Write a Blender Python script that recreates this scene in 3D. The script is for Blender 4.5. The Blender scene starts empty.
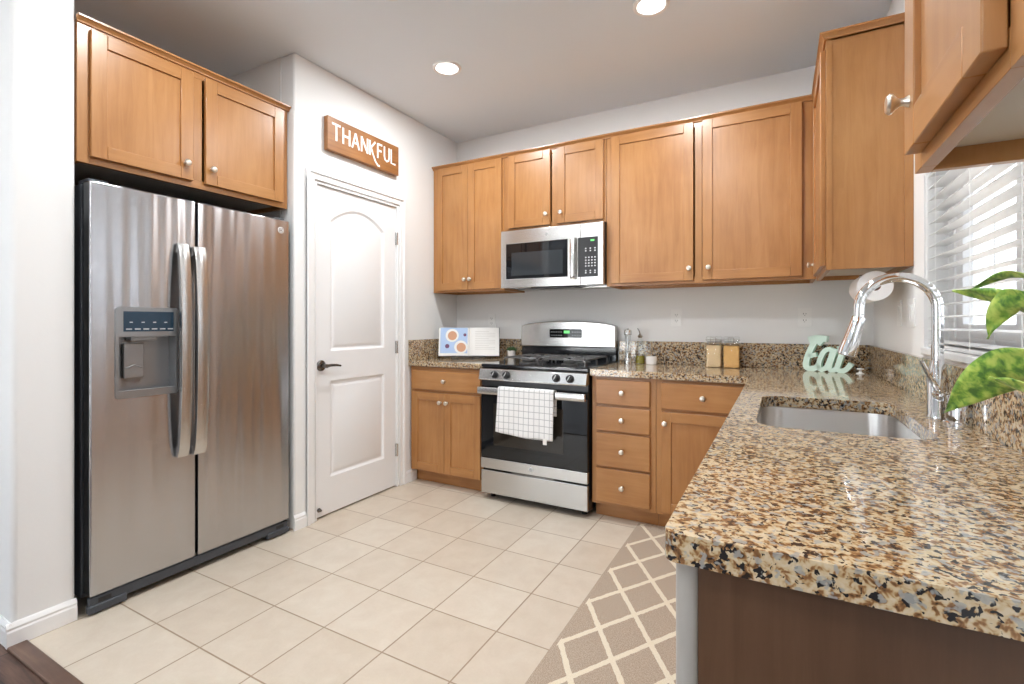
import bpy, bmesh, math, random
from mathutils import Vector, Matrix, Euler

sc = bpy.context.scene
random.seed(7)
PI = math.pi

# ------------------------------------------------------------------ camera
cam = bpy.data.cameras.new('camera')
cam_o = bpy.data.objects.new('camera', cam)
sc.collection.objects.link(cam_o)
cam_o.location = (2.4533, -3.485, 1.194)
cam_o.rotation_euler = (PI / 2, 0, 0.5015)
cam.sensor_width = 36.0
cam.sensor_fit = 'HORIZONTAL'
cam.lens = 36.0 * 489.05 / 1024
cam.shift_y = -18.83 / 1024
cam.clip_start = 0.02
cam.clip_end = 200
sc.camera = cam_o

# ------------------------------------------------------------------ world / exposure / lights
DOWNLIGHT_W = 13.0
SKY = 5.5
SUN = 75.0
w = bpy.data.worlds.new('daylight')
sc.world = w
w.use_nodes = True
wn = w.node_tree.nodes
wl = w.node_tree.links
wn.clear()
wo = wn.new('ShaderNodeOutputWorld')
wb = wn.new('ShaderNodeBackground')
tc = wn.new('ShaderNodeTexCoord')
sx = wn.new('ShaderNodeSeparateXYZ')
rp = wn.new('ShaderNodeValToRGB')
rp.color_ramp.elements[0].position = 0.47
rp.color_ramp.elements[0].color = (0.55, 0.56, 0.56, 1)
rp.color_ramp.elements[1].position = 0.53
rp.color_ramp.elements[1].color = (0.80, 0.91, 1.0, 1)
mp = wn.new('ShaderNodeMapRange')
mp.inputs['From Min'].default_value = -1
wl.new(tc.outputs['Generated'], sx.inputs[0])
wl.new(sx.outputs['Z'], mp.inputs['Value'])
wl.new(mp.outputs[0], rp.inputs[0])
wl.new(rp.outputs[0], wb.inputs['Color'])
wb.inputs['Strength'].default_value = SKY
wl.new(wb.outputs[0], wo.inputs[0])

sc.view_settings.view_transform = 'Standard'
sc.view_settings.look = 'None'
sc.view_settings.gamma = 1.0
sc.view_settings.use_curve_mapping = False
sc.view_settings.exposure = 0.36
sc.cycles.max_bounces = 10
sc.cycles.diffuse_bounces = 6
sc.cycles.glossy_bounces = 5
sc.cycles.transmission_bounces = 8
sc.cycles.transparent_max_bounces = 16
sc.cycles.sample_clamp_indirect = 25.0
sc.cycles.caustics_reflective = False
sc.cycles.caustics_refractive = False


def area(name, loc, rot, sxx, syy, power, col=(1, 1, 1), portal=False, shape='RECTANGLE'):
    l = bpy.data.lights.new(name, 'AREA')
    l.shape = shape
    l.size = sxx
    l.size_y = syy
    l.energy = power
    l.color = col
    l.cycles.is_portal = portal
    o = bpy.data.objects.new(name, l)
    sc.collection.objects.link(o)
    o.location = loc
    o.rotation_euler = rot
    return o


# high sun from behind the house: it brightens the ground outside the windows and never shines in
sun_d = bpy.data.lights.new('sun', 'SUN')
sun_d.energy = SUN
sun_d.angle = 0.01
sun_d.color = (1.0, 0.99, 0.97)
sun_o = bpy.data.objects.new('sun', sun_d)
sc.collection.objects.link(sun_o)
sun_o.rotation_euler = Vector((0.45, -0.5, -0.85)).to_track_quat('-Z', 'Y').to_euler()

# sky light arriving through the sink window and through the patio doors of the dining side
area('window_portal', (3.16, -1.745, 1.6), (0, PI / 2, 0), 1.0, 1.25, 1, portal=True)
area('patio_portal', (-1.3, -7.62, 1.1), (PI / 2, 0, 0), 2.4, 2.1, 1, portal=True)

# ------------------------------------------------------------------ materials
M = {}


def mat(name, col, rough=0.5, metal=0.0, **kw):
    m = bpy.data.materials.new(name)
    m.use_nodes = True
    b = m.node_tree.nodes['Principled BSDF']
    b.inputs['Base Color'].default_value = (*col, 1)
    b.inputs['Roughness'].default_value = rough
    b.inputs['Metallic'].default_value = metal
    for k, v in kw.items():
        b.inputs[k].default_value = v
    M[name] = m
    return m, m.node_tree.nodes, m.node_tree.links, b


def texco(n, l, scale=(1, 1, 1), loc=(0, 0, 0), rot=(0, 0, 0)):
    t = n.new('ShaderNodeTexCoord')
    mp = n.new('ShaderNodeMapping')
    mp.inputs['Scale'].default_value = scale
    mp.inputs['Location'].default_value = loc
    mp.inputs['Rotation'].default_value = rot
    l.new(t.outputs['Object'], mp.inputs['Vector'])
    return mp.outputs[0]


def noise(n, l, vec, scale, detail=3, rough=0.5, dist=0.0):
    t = n.new('ShaderNodeTexNoise')
    t.inputs['Scale'].default_value = scale
    t.inputs['Detail'].default_value = detail
    t.inputs['Roughness'].default_value = rough
    t.inputs['Distortion'].default_value = dist
    l.new(vec, t.inputs['Vector'])
    return t.outputs['Fac']


def ramp(n, l, fac, stops, const=False):
    r = n.new('ShaderNodeValToRGB')
    e = r.color_ramp.elements
    if const:
        r.color_ramp.interpolation = 'CONSTANT'
    while len(e) < len(stops):
        e.new(0.5)
    for k, (p, c) in enumerate(stops):
        e[k].position = p
        e[k].color = (*c, 1) if len(c) == 3 else c
    l.new(fac, r.inputs[0])
    return r.outputs[0]


def bump(n, l, b, h, strength=0.3, dist=0.002):
    bp = n.new('ShaderNodeBump')
    bp.inputs['Strength'].default_value = strength
    bp.inputs['Distance'].default_value = dist
    l.new(h, bp.inputs['Height'])
    l.new(bp.outputs[0], b.inputs['Normal'])


def math_n(n, l, op, a, b=None, c=None):
    m = n.new('ShaderNodeMath')
    m.operation = op
    for i, v in enumerate((a, b, c)):
        if v is None:
            continue
        if isinstance(v, (int, float)):
            m.inputs[i].default_value = v
        else:
            l.new(v, m.inputs[i])
    return m.outputs[0]


def mixc(n, l, fac, a, b):
    m = n.new('ShaderNodeMix')
    m.data_type = 'RGBA'
    for i, v in ((0, fac), (6, a), (7, b)):
        if isinstance(v, tuple):
            m.inputs[i].default_value = (*v, 1)
        elif isinstance(v, float):
            m.inputs[i].default_value = v
        else:
            l.new(v, m.inputs[i])
    return m.outputs[2]


def wall_paint(name, col, rough=0.75):
    m, n, l, b = mat(name, col, rough)
    v = texco(n, l)
    bump(n, l, b, noise(n, l, v, 90, 2), 0.12, 0.002)
    return m


wall_paint('wall_paint', (0.82, 0.82, 0.815))
wall_paint('ceiling_paint', (0.81, 0.875, 0.94), 0.85)
mat('white_trim', (0.84, 0.84, 0.845), 0.32)
mat('door_paint', (0.84, 0.845, 0.855), 0.35)
mat('white_plastic', (0.85, 0.85, 0.84), 0.35)
mat('blind_white', (0.7, 0.7, 0.695), 0.45)
mat('dark_slot', (0.05, 0.05, 0.05), 0.5)


def wood(name, c0, c1, c2, axis, rough=0.33):
    m, n, l, b = mat(name, c1, rough)
    s = {'z': (9, 9, 0.8), 'x': (0.8, 9, 9), 'y': (9, 0.8, 9)}[axis]
    v = texco(n, l, s)
    f1 = noise(n, l, v, 3.2, 5, 0.62, 0.6)
    v2 = texco(n, l, (1.6, 1.6, 1.1))
    f2 = noise(n, l, v2, 2.2, 3, 0.55)
    f = math_n(n, l, 'ADD', math_n(n, l, 'MULTIPLY', f1, 0.5), math_n(n, l, 'MULTIPLY', f2, 0.5))
    c = ramp(n, l, f, [(0.34, c0), (0.5, c1), (0.66, c2)])
    sp = noise(n, l, texco(n, l, tuple(6 * q for q in s)), 6, 2)
    c = mixc(n, l, ramp(n, l, sp, [(0.35, (0.06, 0.06, 0.06)), (0.6, (0, 0, 0))]), c, c0)
    l.new(c, b.inputs['Base Color'])
    b.inputs['Coat Weight'].default_value = 0.25
    b.inputs['Coat Roughness'].default_value = 0.25
    return m


WC = ((0.33, 0.137, 0.040), (0.41, 0.187, 0.059), (0.47, 0.23, 0.08))
for ax in 'xyz':
    wood('maple_' + ax, *WC, ax)
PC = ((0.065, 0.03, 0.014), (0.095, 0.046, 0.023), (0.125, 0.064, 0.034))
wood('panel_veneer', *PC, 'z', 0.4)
mat('corner_bead', (0.42, 0.40, 0.37), 0.3)
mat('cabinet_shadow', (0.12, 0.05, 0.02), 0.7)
mat('cabinet_inside', (0.62, 0.55, 0.48), 0.5)
DC = ((0.06, 0.028, 0.018), (0.135, 0.075, 0.052), (0.22, 0.14, 0.105))
wood('floor_oak_x', *DC, 'x', 0.4)

# stainless steel, brushed horizontally
def steel(name, col, rough, aniso=0.75, wav=0.0, axis='Y'):
    m, n, l, b = mat(name, col, rough, 1.0)
    b.inputs['Anisotropic'].default_value = aniso
    b.inputs['Anisotropic Rotation'].default_value = 0.25
    t = n.new('ShaderNodeTangent')
    t.direction_type = 'RADIAL'
    t.axis = 'Z'
    l.new(t.outputs[0], b.inputs['Tangent'])
    if wav:
        v = texco(n, l, (9, 9, 0.35))
        f = noise(n, l, v, 1.0, 1)
        bump(n, l, b, f, wav, 0.02)
    return m


steel('fridge_steel', (0.52, 0.525, 0.545), 0.22, 0.93, 0.5)
steel('steel', (0.56, 0.55, 0.535), 0.27, 0.6)
steel('sink_steel', (0.62, 0.61, 0.6), 0.28, 0.5, 0.2)
mat('steel_smooth', (0.7, 0.69, 0.68), 0.16, 1.0)
mat('chrome', (0.86, 0.87, 0.88), 0.05, 1.0)
mat('satin_nickel', (0.72, 0.66, 0.58), 0.28, 1.0)
mat('dark_nickel', (0.2, 0.19, 0.18), 0.25, 1.0)
mat('black_enamel', (0.012, 0.013, 0.016), 0.12)
mat('black_plastic', (0.015, 0.015, 0.017), 0.35)
mat('appliance_grey', (0.055, 0.062, 0.075), 0.42)
mat('cast_iron', (0.075, 0.073, 0.072), 0.3)
mat('black_glass', (0.008, 0.009, 0.011), 0.03)
mat('oven_window', (0.03, 0.025, 0.02), 0.03)
mat('microwave_window', (0.035, 0.04, 0.045), 0.04)
mat('dispenser_grey', (0.33, 0.34, 0.35), 0.3, 0.7)
mat('dispenser_panel', (0.02, 0.045, 0.075), 0.12)
mat('label_grey', (0.5, 0.52, 0.54), 0.4)
mat('label_white', (0.75, 0.75, 0.75), 0.4)
m_, n_, l_, b_ = mat('display_green', (0.02, 0.1, 0.02), 0.3)
b_.inputs['Emission Color'].default_value = (0.2, 1.0, 0.25, 1)
b_.inputs['Emission Strength'].default_value = 0.9
m_, n_, l_, b_ = mat('lamp_lens', (1, 1, 1), 0.3)
b_.inputs['Emission Color'].default_value = (1, 0.97, 0.93, 1)
b_.inputs['Emission Strength'].default_value = 4.0
mat('lamp_trim', (0.88, 0.88, 0.88), 0.4)
mat('paper', (0.86, 0.85, 0.84), 0.8)
mat('page', (0.82, 0.81, 0.79), 0.65)
mat('page_blue', (0.42, 0.56, 0.8), 0.5)
mat('food', (0.62, 0.33, 0.2), 0.6)
mat('berry', (0.16, 0.06, 0.14), 0.6)
mat('book_cover', (0.12, 0.14, 0.2), 0.5)
mat('text_grey', (0.6, 0.58, 0.56), 0.8)
mat('mint_paint', (0.64, 0.82, 0.72), 0.5)
mat('sign_white', (0.88, 0.87, 0.84), 0.6)
mat('ceramic_white', (0.86, 0.85, 0.84), 0.15)
mat('succulent', (0.05, 0.11, 0.035), 0.5)
mat('soil', (0.04, 0.025, 0.018), 0.9)
mat('oil_green', (0.28, 0.24, 0.03), 0.1)
mat('saucer_brown', (0.13, 0.055, 0.025), 0.35)
mat('terracotta', (0.4, 0.2, 0.12), 0.7)
mat('oats', (0.78, 0.6, 0.36), 0.7)
mat('pasta', (0.8, 0.5, 0.18), 0.6)
mat('gasket', (0.4, 0.4, 0.4), 0.5)
mat('exterior_stucco', (0.78, 0.76, 0.72), 0.9)
mat('concrete', (0.42, 0.42, 0.42), 0.9)
mat('low_bounce_ground', (0.1, 0.085, 0.07), 0.95)
mat('sky_block_grey', (0.085, 0.09, 0.1), 0.9)
wood('sign_wood', (0.19, 0.07, 0.018), (0.31, 0.125, 0.034), (0.4, 0.18, 0.055), 'y', 0.5)


def glass(name, tint=(1, 1, 1), extra=0.0):
    m = bpy.data.materials.new(name)
    m.use_nodes = True
    n, l = m.node_tree.nodes, m.node_tree.links
    n.clear()
    o = n.new('ShaderNodeOutputMaterial')
    mx = n.new('ShaderNodeMixShader')
    tr = n.new('ShaderNodeBsdfTransparent')
    tr.inputs[0].default_value = (*tint, 1)
    gl = n.new('ShaderNodeBsdfGlossy')
    gl.inputs['Roughness'].default_value = 0.02
    fr = n.new('ShaderNodeLayerWeight')
    ad = math_n(n, l, 'MULTIPLY_ADD', math_n(n, l, 'POWER', fr.outputs['Facing'], 5.0), 0.6, 0.03 + extra)
    l.new(ad, mx.inputs[0])
    l.new(tr.outputs[0], mx.inputs[1])
    l.new(gl.outputs[0], mx.inputs[2])
    l.new(mx.outputs[0], o.inputs[0])
    M[name] = m


glass('glass')
glass('clear_glass', (0.97, 0.98, 0.975), 0.02)
glass('acrylic', (0.9, 0.92, 0.93), 0.06)
glass('dark_glass', (0.12, 0.12, 0.13), 0.03)

# granite
m_, n_, l_, b_ = mat('granite', (0.5, 0.4, 0.3), 0.07)
v = texco(n_, l_)
f1 = noise(n_, l_, v, 88, 2, 0.6, 0.4)
f2 = noise(n_, l_, v, 34, 2, 0.5)
f = math_n(n_, l_, 'ADD', math_n(n_, l_, 'MULTIPLY', f1, 0.8), math_n(n_, l_, 'MULTIPLY', f2, 0.2))
c = ramp(n_, l_, f, [(0.33, (0.03, 0.022, 0.018)), (0.375, (0.14, 0.07, 0.032)), (0.445, (0.27, 0.135, 0.055)), (0.475, (0.40, 0.255, 0.125)),
                     (0.515, (0.55, 0.42, 0.255)), (0.62, (0.60, 0.50, 0.355))])
f3 = noise(n_, l_, texco(n_, l_, loc=(3.1, 1.7, 0.4)), 95, 2, 0.55, 0.4)
c = mixc(n_, l_, ramp(n_, l_, f3, [(0.575, (0, 0, 0)), (0.60, (1, 1, 1))]), c, (0.022, 0.021, 0.023))
f4 = noise(n_, l_, texco(n_, l_, loc=(7.3, 2.2, 5.1)), 80, 2, 0.5, 0.3)
c = mixc(n_, l_, ramp(n_, l_, f4, [(0.57, (0, 0, 0)), (0.62, (0.8, 0.8, 0.8))]), c, (0.34, 0.345, 0.33))
l_.new(c, b_.inputs['Base Color'])
b_.inputs['Specular IOR Level'].default_value = 0.55

# tile floor
TX, TY, TS = 0.5808, -2.1564, 0.303
m_, n_, l_, b_ = mat('cream_tile', (0.7, 0.6, 0.46), 0.38)
v = texco(n_, l_)
sp = n_.new('ShaderNodeSeparateXYZ')
l_.new(v, sp.inputs[0])
ux = math_n(n_, l_, 'DIVIDE', math_n(n_, l_, 'SUBTRACT', sp.outputs[0], TX), TS)
uy = math_n(n_, l_, 'DIVIDE', math_n(n_, l_, 'SUBTRACT', sp.outputs[1], TY), TS)


def edge(q):
    fr = math_n(n_, l_, 'FRACT', q)
    return math_n(n_, l_, 'ABSOLUTE', math_n(n_, l_, 'SUBTRACT', fr, 0.5))


ed = math_n(n_, l_, 'MAXIMUM', edge(ux), edge(uy))
grout = ramp(n_, l_, ed, [(0.4895, (0, 0, 0)), (0.4925, (1, 1, 1))])
cmb = n_.new('ShaderNodeCombineXYZ')
l_.new(math_n(n_, l_, 'FLOOR', ux), cmb.inputs[0])
l_.new(math_n(n_, l_, 'FLOOR', uy), cmb.inputs[1])
wnz = n_.new('ShaderNodeTexWhiteNoise')
l_.new(cmb.outputs[0], wnz.inputs['Vector'])
mot = noise(n_, l_, v, 9, 5, 0.65, 0.4)
fine = noise(n_, l_, v, 120, 2)
f = math_n(n_, l_, 'ADD', math_n(n_, l_, 'MULTIPLY', wnz.outputs['Value'], 0.25),
           math_n(n_, l_, 'ADD', math_n(n_, l_, 'MULTIPLY', mot, 0.6), math_n(n_, l_, 'MULTIPLY', fine, 0.15)))
c = ramp(n_, l_, f, [(0.3, (0.56, 0.475, 0.38)), (0.5, (0.61, 0.53, 0.435)), (0.7, (0.66, 0.59, 0.495))])
c = mixc(n_, l_, grout, c, (0.33, 0.24, 0.16))
l_.new(c, b_.inputs['Base Color'])
bump(n_, l_, b_, math_n(n_, l_, 'SUBTRACT', math_n(n_, l_, 'MULTIPLY', fine, 0.15), grout), 0.35, 0.003)

# trellis rug
m_, n_, l_, b_ = mat('rug_weave', (0.3, 0.24, 0.18), 0.95)
v = texco(n_, l_)
sp = n_.new('ShaderNodeSeparateXYZ')
l_.new(v, sp.inputs[0])
wob = math_n(n_, l_, 'MULTIPLY', math_n(n_, l_, 'SUBTRACT', noise(n_, l_, v, 60, 1), 0.5), 0.05)
a = math_n(n_, l_, 'DIVIDE', math_n(n_, l_, 'SUBTRACT', sp.outputs[0], 1.737), 0.197)
bq = math_n(n_, l_, 'DIVIDE', math_n(n_, l_, 'SUBTRACT', sp.outputs[1], -1.199), 0.3025)
d1 = math_n(n_, l_, 'ADD', math_n(n_, l_, 'ADD', a, bq), wob)
d2 = math_n(n_, l_, 'ADD', math_n(n_, l_, 'SUBTRACT', a, bq), wob)


def tri(q):
    # distance to nearest integer
    fr = math_n(n_, l_, 'FRACT', math_n(n_, l_, 'ADD', q, 0.5))
    return math_n(n_, l_, 'ABSOLUTE', math_n(n_, l_, 'SUBTRACT', fr, 0.5))


dd = math_n(n_, l_, 'MINIMUM', tri(d1), tri(d2))
inner = math_n(n_, l_, 'GREATER_THAN', a, -0.03)
msk = math_n(n_, l_, 'MULTIPLY', math_n(n_, l_, 'LESS_THAN', dd, 0.062), inner)
wv = noise(n_, l_, v, 260, 2, 0.8)
ctan = ramp(n_, l_, wv, [(0.3, (0.25, 0.19, 0.14)), (0.5, (0.43, 0.345, 0.265)), (0.72, (0.58, 0.49, 0.4))])
ccr = ramp(n_, l_, wv, [(0.3, (0.68, 0.6, 0.46)), (0.7, (0.82, 0.75, 0.62))])
l_.new(mixc(n_, l_, msk, ctan, ccr), b_.inputs['Base Color'])
bump(n_, l_, b_, math_n(n_, l_, 'ADD', wv, msk), 0.6, 0.003)

# checked towel
m_, n_, l_, b_ = mat('check_cloth', (0.8, 0.8, 0.8), 0.9)
v = texco(n_, l_)
sp = n_.new('ShaderNodeSeparateXYZ')
l_.new(v, sp.inputs[0])


def line(q, p, off, wd):
    fr = math_n(n_, l_, 'FRACT', math_n(n_, l_, 'DIVIDE', math_n(n_, l_, 'SUBTRACT', q, off), p))
    return math_n(n_, l_, 'LESS_THAN', fr, wd)


k = math_n(n_, l_, 'MAXIMUM', line(sp.outputs[0], 0.036, 0.845, 0.1), line(sp.outputs[2], 0.041, 0.468, 0.09))
l_.new(mixc(n_, l_, math_n(n_, l_, 'MULTIPLY', k, 0.62), (0.82, 0.82, 0.82), (0.16, 0.17, 0.2)), b_.inputs['Base Color'])
bump(n_, l_, b_, noise(n_, l_, v, 400, 1), 0.3, 0.001)

# variegated leaf
m_, n_, l_, b_ = mat('leaf', (0.2, 0.4, 0.05), 0.35)
v = texco(n_, l_, (1, 1, 1))
f = noise(n_, l_, v, 70, 3, 0.55, 0.3)
l_.new(ramp(n_, l_, f, [(0.36, (0.05, 0.17, 0.02)), (0.47, (0.17, 0.36, 0.04)), (0.56, (0.36, 0.52, 0.09)), (0.68, (0.48, 0.62, 0.13))]), b_.inputs['Base Color'])
b_.inputs['Subsurface Weight'].default_value = 0.0
b_.inputs['Coat Weight'].default_value = 0.3
mat('leaf_stem', (0.2, 0.36, 0.07), 0.5)


# ------------------------------------------------------------------ mesh helpers
def T_id(u, o, z):
    return (u, o, z)


def face_s(y0):   # looks towards -Y; u = x
    return lambda u, o, z: (u, y0 - o, z)


def face_e(x0):   # looks towards +X; u = y
    return lambda u, o, z: (x0 + o, u, z)


def face_w(x0):   # looks towards -X; u = y
    return lambda u, o, z: (x0 - o, u, z)


class MB:
    def __init__(s, T=None):
        s.bm = bmesh.new()
        s.T = T
        s.mi = 0

    def v(s, p):
        if s.T:
            p = s.T(*p)
        return s.bm.verts.new(p)

    def f(s, vs):
        try:
            q = s.bm.faces.new(vs)
            q.material_index = s.mi
            return q
        except ValueError:
            return None

    def box(s, x0, x1, y0, y1, z0, z1):
        c = [s.v((x, y, z)) for z in (z0, z1) for y in (y0, y1) for x in (x0, x1)]
        for q in ((0, 1, 3, 2), (4, 6, 7, 5), (0, 4, 5, 1), (2, 3, 7, 6), (0, 2, 6, 4), (1, 5, 7, 3)):
            s.f([c[i] for i in q])
        return s

    def rings(s, rings, closed=True, cap=True):
        vs = [[s.v(p) for p in r] for r in rings]
        n = len(vs[0])
        for a, b in zip(vs, vs[1:]):
            for i in range(n if closed else n - 1):
                j = (i + 1) % n
                s.f([a[i], a[j], b[j], b[i]])
        if cap and closed:
            s.f(vs[0][::-1])
            s.f(vs[-1])
        return s

    def cyl(s, p0, p1, r0, r1=None, seg=20, cap=True):
        r1 = r0 if r1 is None else r1
        p0, p1 = Vector(p0), Vector(p1)
        d = (p1 - p0).normalized()
        a = d.orthogonal().normalized()
        b = d.cross(a)
        an = [2 * PI * i / seg for i in range(seg)]
        return s.rings([[p0 + (a * math.cos(t) + b * math.sin(t)) * r0 for t in an],
                        [p1 + (a * math.cos(t) + b * math.sin(t)) * r1 for t in an]], True, cap)

    def lathe(s, base, axis, prof, seg=24, cap=True):
        base, d = Vector(base), Vector(axis).normalized()
        a = d.orthogonal().normalized()
        b = d.cross(a)
        an = [2 * PI * i / seg for i in range(seg)]
        return s.rings([[base + d * h + (a * math.cos(t) + b * math.sin(t)) * max(r, 1e-4) for t in an] for r, h in prof], True, cap)

    def tube(s, pts, r, seg=10, cap=True, rads=None):
        pts = [Vector(p) for p in pts]
        rr = rads or [r] * len(pts)
        prev = None
        rings = []
        for i, p in enumerate(pts):
            t = (pts[min(i + 1, len(pts) - 1)] - pts[max(i - 1, 0)]).normalized()
            if prev is None:
                a = t.orthogonal().normalized()
            else:
                a = (prev - t * prev.dot(t)).normalized()
            prev = a
            b = t.cross(a)
            rings.append([p + (a * math.cos(2 * PI * k / seg) + b * math.sin(2 * PI * k / seg)) * rr[i] for k in range(seg)])
        return s.rings(rings, True, cap)

    def ball(s, c, r, seg=14, n=8):
        rx, ry, rz = r if isinstance(r, tuple) else (r, r, r)
        rings = []
        for i in range(n + 1):
            t = PI * i / n
            q = max(math.sin(t), 1e-3)
            rings.append([(c[0] + rx * q * math.cos(2 * PI * k / seg), c[1] + ry * q * math.sin(2 * PI * k / seg), c[2] - rz * math.cos(t)) for k in range(seg)])
        return s.rings(rings)

    # plate in (u, z) with thickness o0..o1 and holes; loops are lists of (u, z)
    def plate(s, outer, holes, o0, o1):
        for o in (o0, o1):
            es = []
            for lp in [outer] + list(holes):
                vs = [s.v((u, o, z)) for u, z in lp]
                es += [s.bm.edges.new((vs[i], vs[(i + 1) % len(vs)])) for i in range(len(vs))]
            r = bmesh.ops.triangle_fill(s.bm, use_beauty=True, edges=es)
            for g in r['geom']:
                if isinstance(g, bmesh.types.BMFace):
                    g.material_index = s.mi
        for lp in [outer] + list(holes):
            a = [s.v((u, o0, z)) for u, z in lp]
            b = [s.v((u, o1, z)) for u, z in lp]
            for i in range(len(lp)):
                j = (i + 1) % len(lp)
                s.f([a[i], a[j], b[j], b[i]])
        bmesh.ops.remove_doubles(s.bm, verts=s.bm.verts[:], dist=1e-5)
        return s

    # ribbon stroke along (u, z) polyline
    def stroke(s, pts, wd, o0, o1):
        P = [Vector(p) for p in pts]
        L, R = [], []
        for i, p in enumerate(P):
            t = (P[min(i + 1, len(P) - 1)] - P[max(i - 1, 0)]).normalized()
            nrm = Vector((-t.y, t.x))
            ww = wd[i] if isinstance(wd, (list, tuple)) else wd
            L.append(p + nrm * ww / 2)
            R.append(p - nrm * ww / 2)
        rings = []
        for l, r in zip(L, R):
            rings.append([(l.x, o0, l.y), (l.x, o1, l.y), (r.x, o1, r.y), (r.x, o0, r.y)])
        return s.rings(rings)

    def build(s, name, mats, parent=None, bev=0.0, smooth=35, seg=2, solid=0):
        bmesh.ops.recalc_face_normals(s.bm, faces=s.bm.faces[:])
        me = bpy.data.meshes.new(name)
        s.bm.to_mesh(me)
        s.bm.free()
        for m in (mats if isinstance(mats, (list, tuple)) else [mats]):
            me.materials.append(M[m])
        if smooth:
            for p in me.polygons:
                p.use_smooth = True
            me.set_sharp_from_angle(angle=math.radians(smooth))
        o = bpy.data.objects.new(name, me)
        sc.collection.objects.link(o)
        if parent:
            o.parent = parent
            if parent.type == 'EMPTY':
                o.matrix_parent_inverse = Matrix.Translation(-parent.location)
        if solid:
            md = o.modifiers.new('thickness', 'SOLIDIFY')
            md.thickness = solid
        if bev:
            md = o.modifiers.new('bevel', 'BEVEL')
            md.width = bev
            md.segments = seg
            md.limit_method = 'ANGLE'
            md.angle_limit = math.radians(40)
        return o


def rect(u0, u1, z0, z1):
    return [(u0, z0), (u1, z0), (u1, z1), (u0, z1)]


def rrect(u0, u1, z0, z1, r, n=6):
    out = []
    for cx, cz, a0 in ((u1 - r, z0 + r, -90), (u1 - r, z1 - r, 0), (u0 + r, z1 - r, 90), (u0 + r, z0 + r, 180)):
        for k in range(n + 1):
            t = math.radians(a0 + 90 * k / n)
            out.append((cx + r * math.cos(t), cz + r * math.sin(t)))
    return out


def tag(o, label, cat, group=None, kind=None):
    if label:
        o['label'] = label
    if cat:
        o['category'] = cat
    if group:
        o['group'] = group
    if kind:
        o['kind'] = kind
    return o


def thing(name, loc, label, cat, group=None):
    o = bpy.data.objects.new(name, None)
    o.empty_display_size = 0.05
    sc.collection.objects.link(o)
    o.location = loc
    return tag(o, label, cat, group)


def struct(o, label=None):
    o['kind'] = 'structure'
    if label:
        o['label'] = label
    return o


def spline(pts, n=8):
    P = [Vector(p) for p in pts]
    P = [P[0] * 2 - P[1]] + P + [P[-1] * 2 - P[-2]]
    out = []
    for i in range(1, len(P) - 2):
        for k in range(n):
            t = k / n
            a, b, c, d = P[i - 1], P[i], P[i + 1], P[i + 2]
            out.append(0.5 * ((2 * b) + (c - a) * t + (2 * a - 5 * b + 4 * c - d) * t * t + (3 * b - a - 3 * c + d) * t ** 3))
    out.append(P[-2])
    return out


# ------------------------------------------------------------------ room shell
H = 2.756
W = 2.927
struct(MB().box(-0.97, 3.07, -2.75, 0.12, -0.1, 0).build('floor', 'cream_tile'), 'cream square floor tiles with thin brown grout')
m_, n_, l_, b_ = mat('floor_planks', (0.12, 0.07, 0.05), 0.4)
vv = texco(n_, l_)
br = n_.new('ShaderNodeTexBrick')
br.inputs['Scale'].default_value = 1
br.inputs['Brick Width'].default_value = 1.2
br.inputs['Row Height'].default_value = 0.125
br.inputs['Mortar Size'].default_value = 0.003
br.inputs['Color1'].default_value = (0.15, 0.085, 0.06, 1)
br.inputs['Color2'].default_value = (0.085, 0.045, 0.032, 1)
br.inputs['Mortar'].default_value = (0.02, 0.012, 0.01, 1)
l_.new(vv, br.inputs['Vector'])
gr = noise(n_, l_, texco(n_, l_, (1.5, 18, 18)), 3, 5, 0.65, 0.6)
gc = ramp(n_, l_, gr, [(0.35, (0.45, 0.42, 0.4)), (0.65, (1.5, 1.5, 1.5))])
mm = n_.new('ShaderNodeMix')
mm.data_type = 'RGBA'
mm.blend_type = 'MULTIPLY'
mm.inputs[0].default_value = 1
l_.new(br.outputs['Color'], mm.inputs[6])
l_.new(gc, mm.inputs[7])
l_.new(mm.outputs[2], b_.inputs['Base Color'])
struct(MB().box(-3.12, 3.07, -7.6, -2.75, -0.1, -0.002).build('floor', 'floor_planks'), 'dark brown wood plank floor at the lower left')
struct(MB().box(-0.024, 2.33, -2.806, -2.75, -0.002, 0.009).build('trim_1', 'floor_oak_x', bev=0.004), 'dark wood strip where tile meets wood floor')
struct(MB().box(-3.12, 3.07, -7.6, 0.12, H, H + 0.1).build('ceiling', 'ceiling_paint'), 'smooth pale grey ceiling')

struct(MB().box(-0.97, 3.07, 0, 0.12, 0, H).build('wall_back', 'wall_paint'))
DY0, DY1, DZ = -1.475, -0.745, 2.05
b = MB(face_e(-0.12))
b.plate([(-1.62, 0), (DY0, 0), (DY0, DZ), (DY1, DZ), (DY1, 0), (0, 0), (0, H), (-1.62, H)], [], 0, 0.12)
struct(b.build('wall_left', 'wall_paint', bev=0.012, seg=3))
# pantry back and alcove walls
struct(MB().box(-0.97, -0.85, -2.6, 0, 0, H).build('wall_alcove', 'wall_paint'))
struct(MB().box(-0.85, -0.12, -1.62, -1.5, 0, H).build('wall_pantry', 'wall_paint'))
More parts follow.
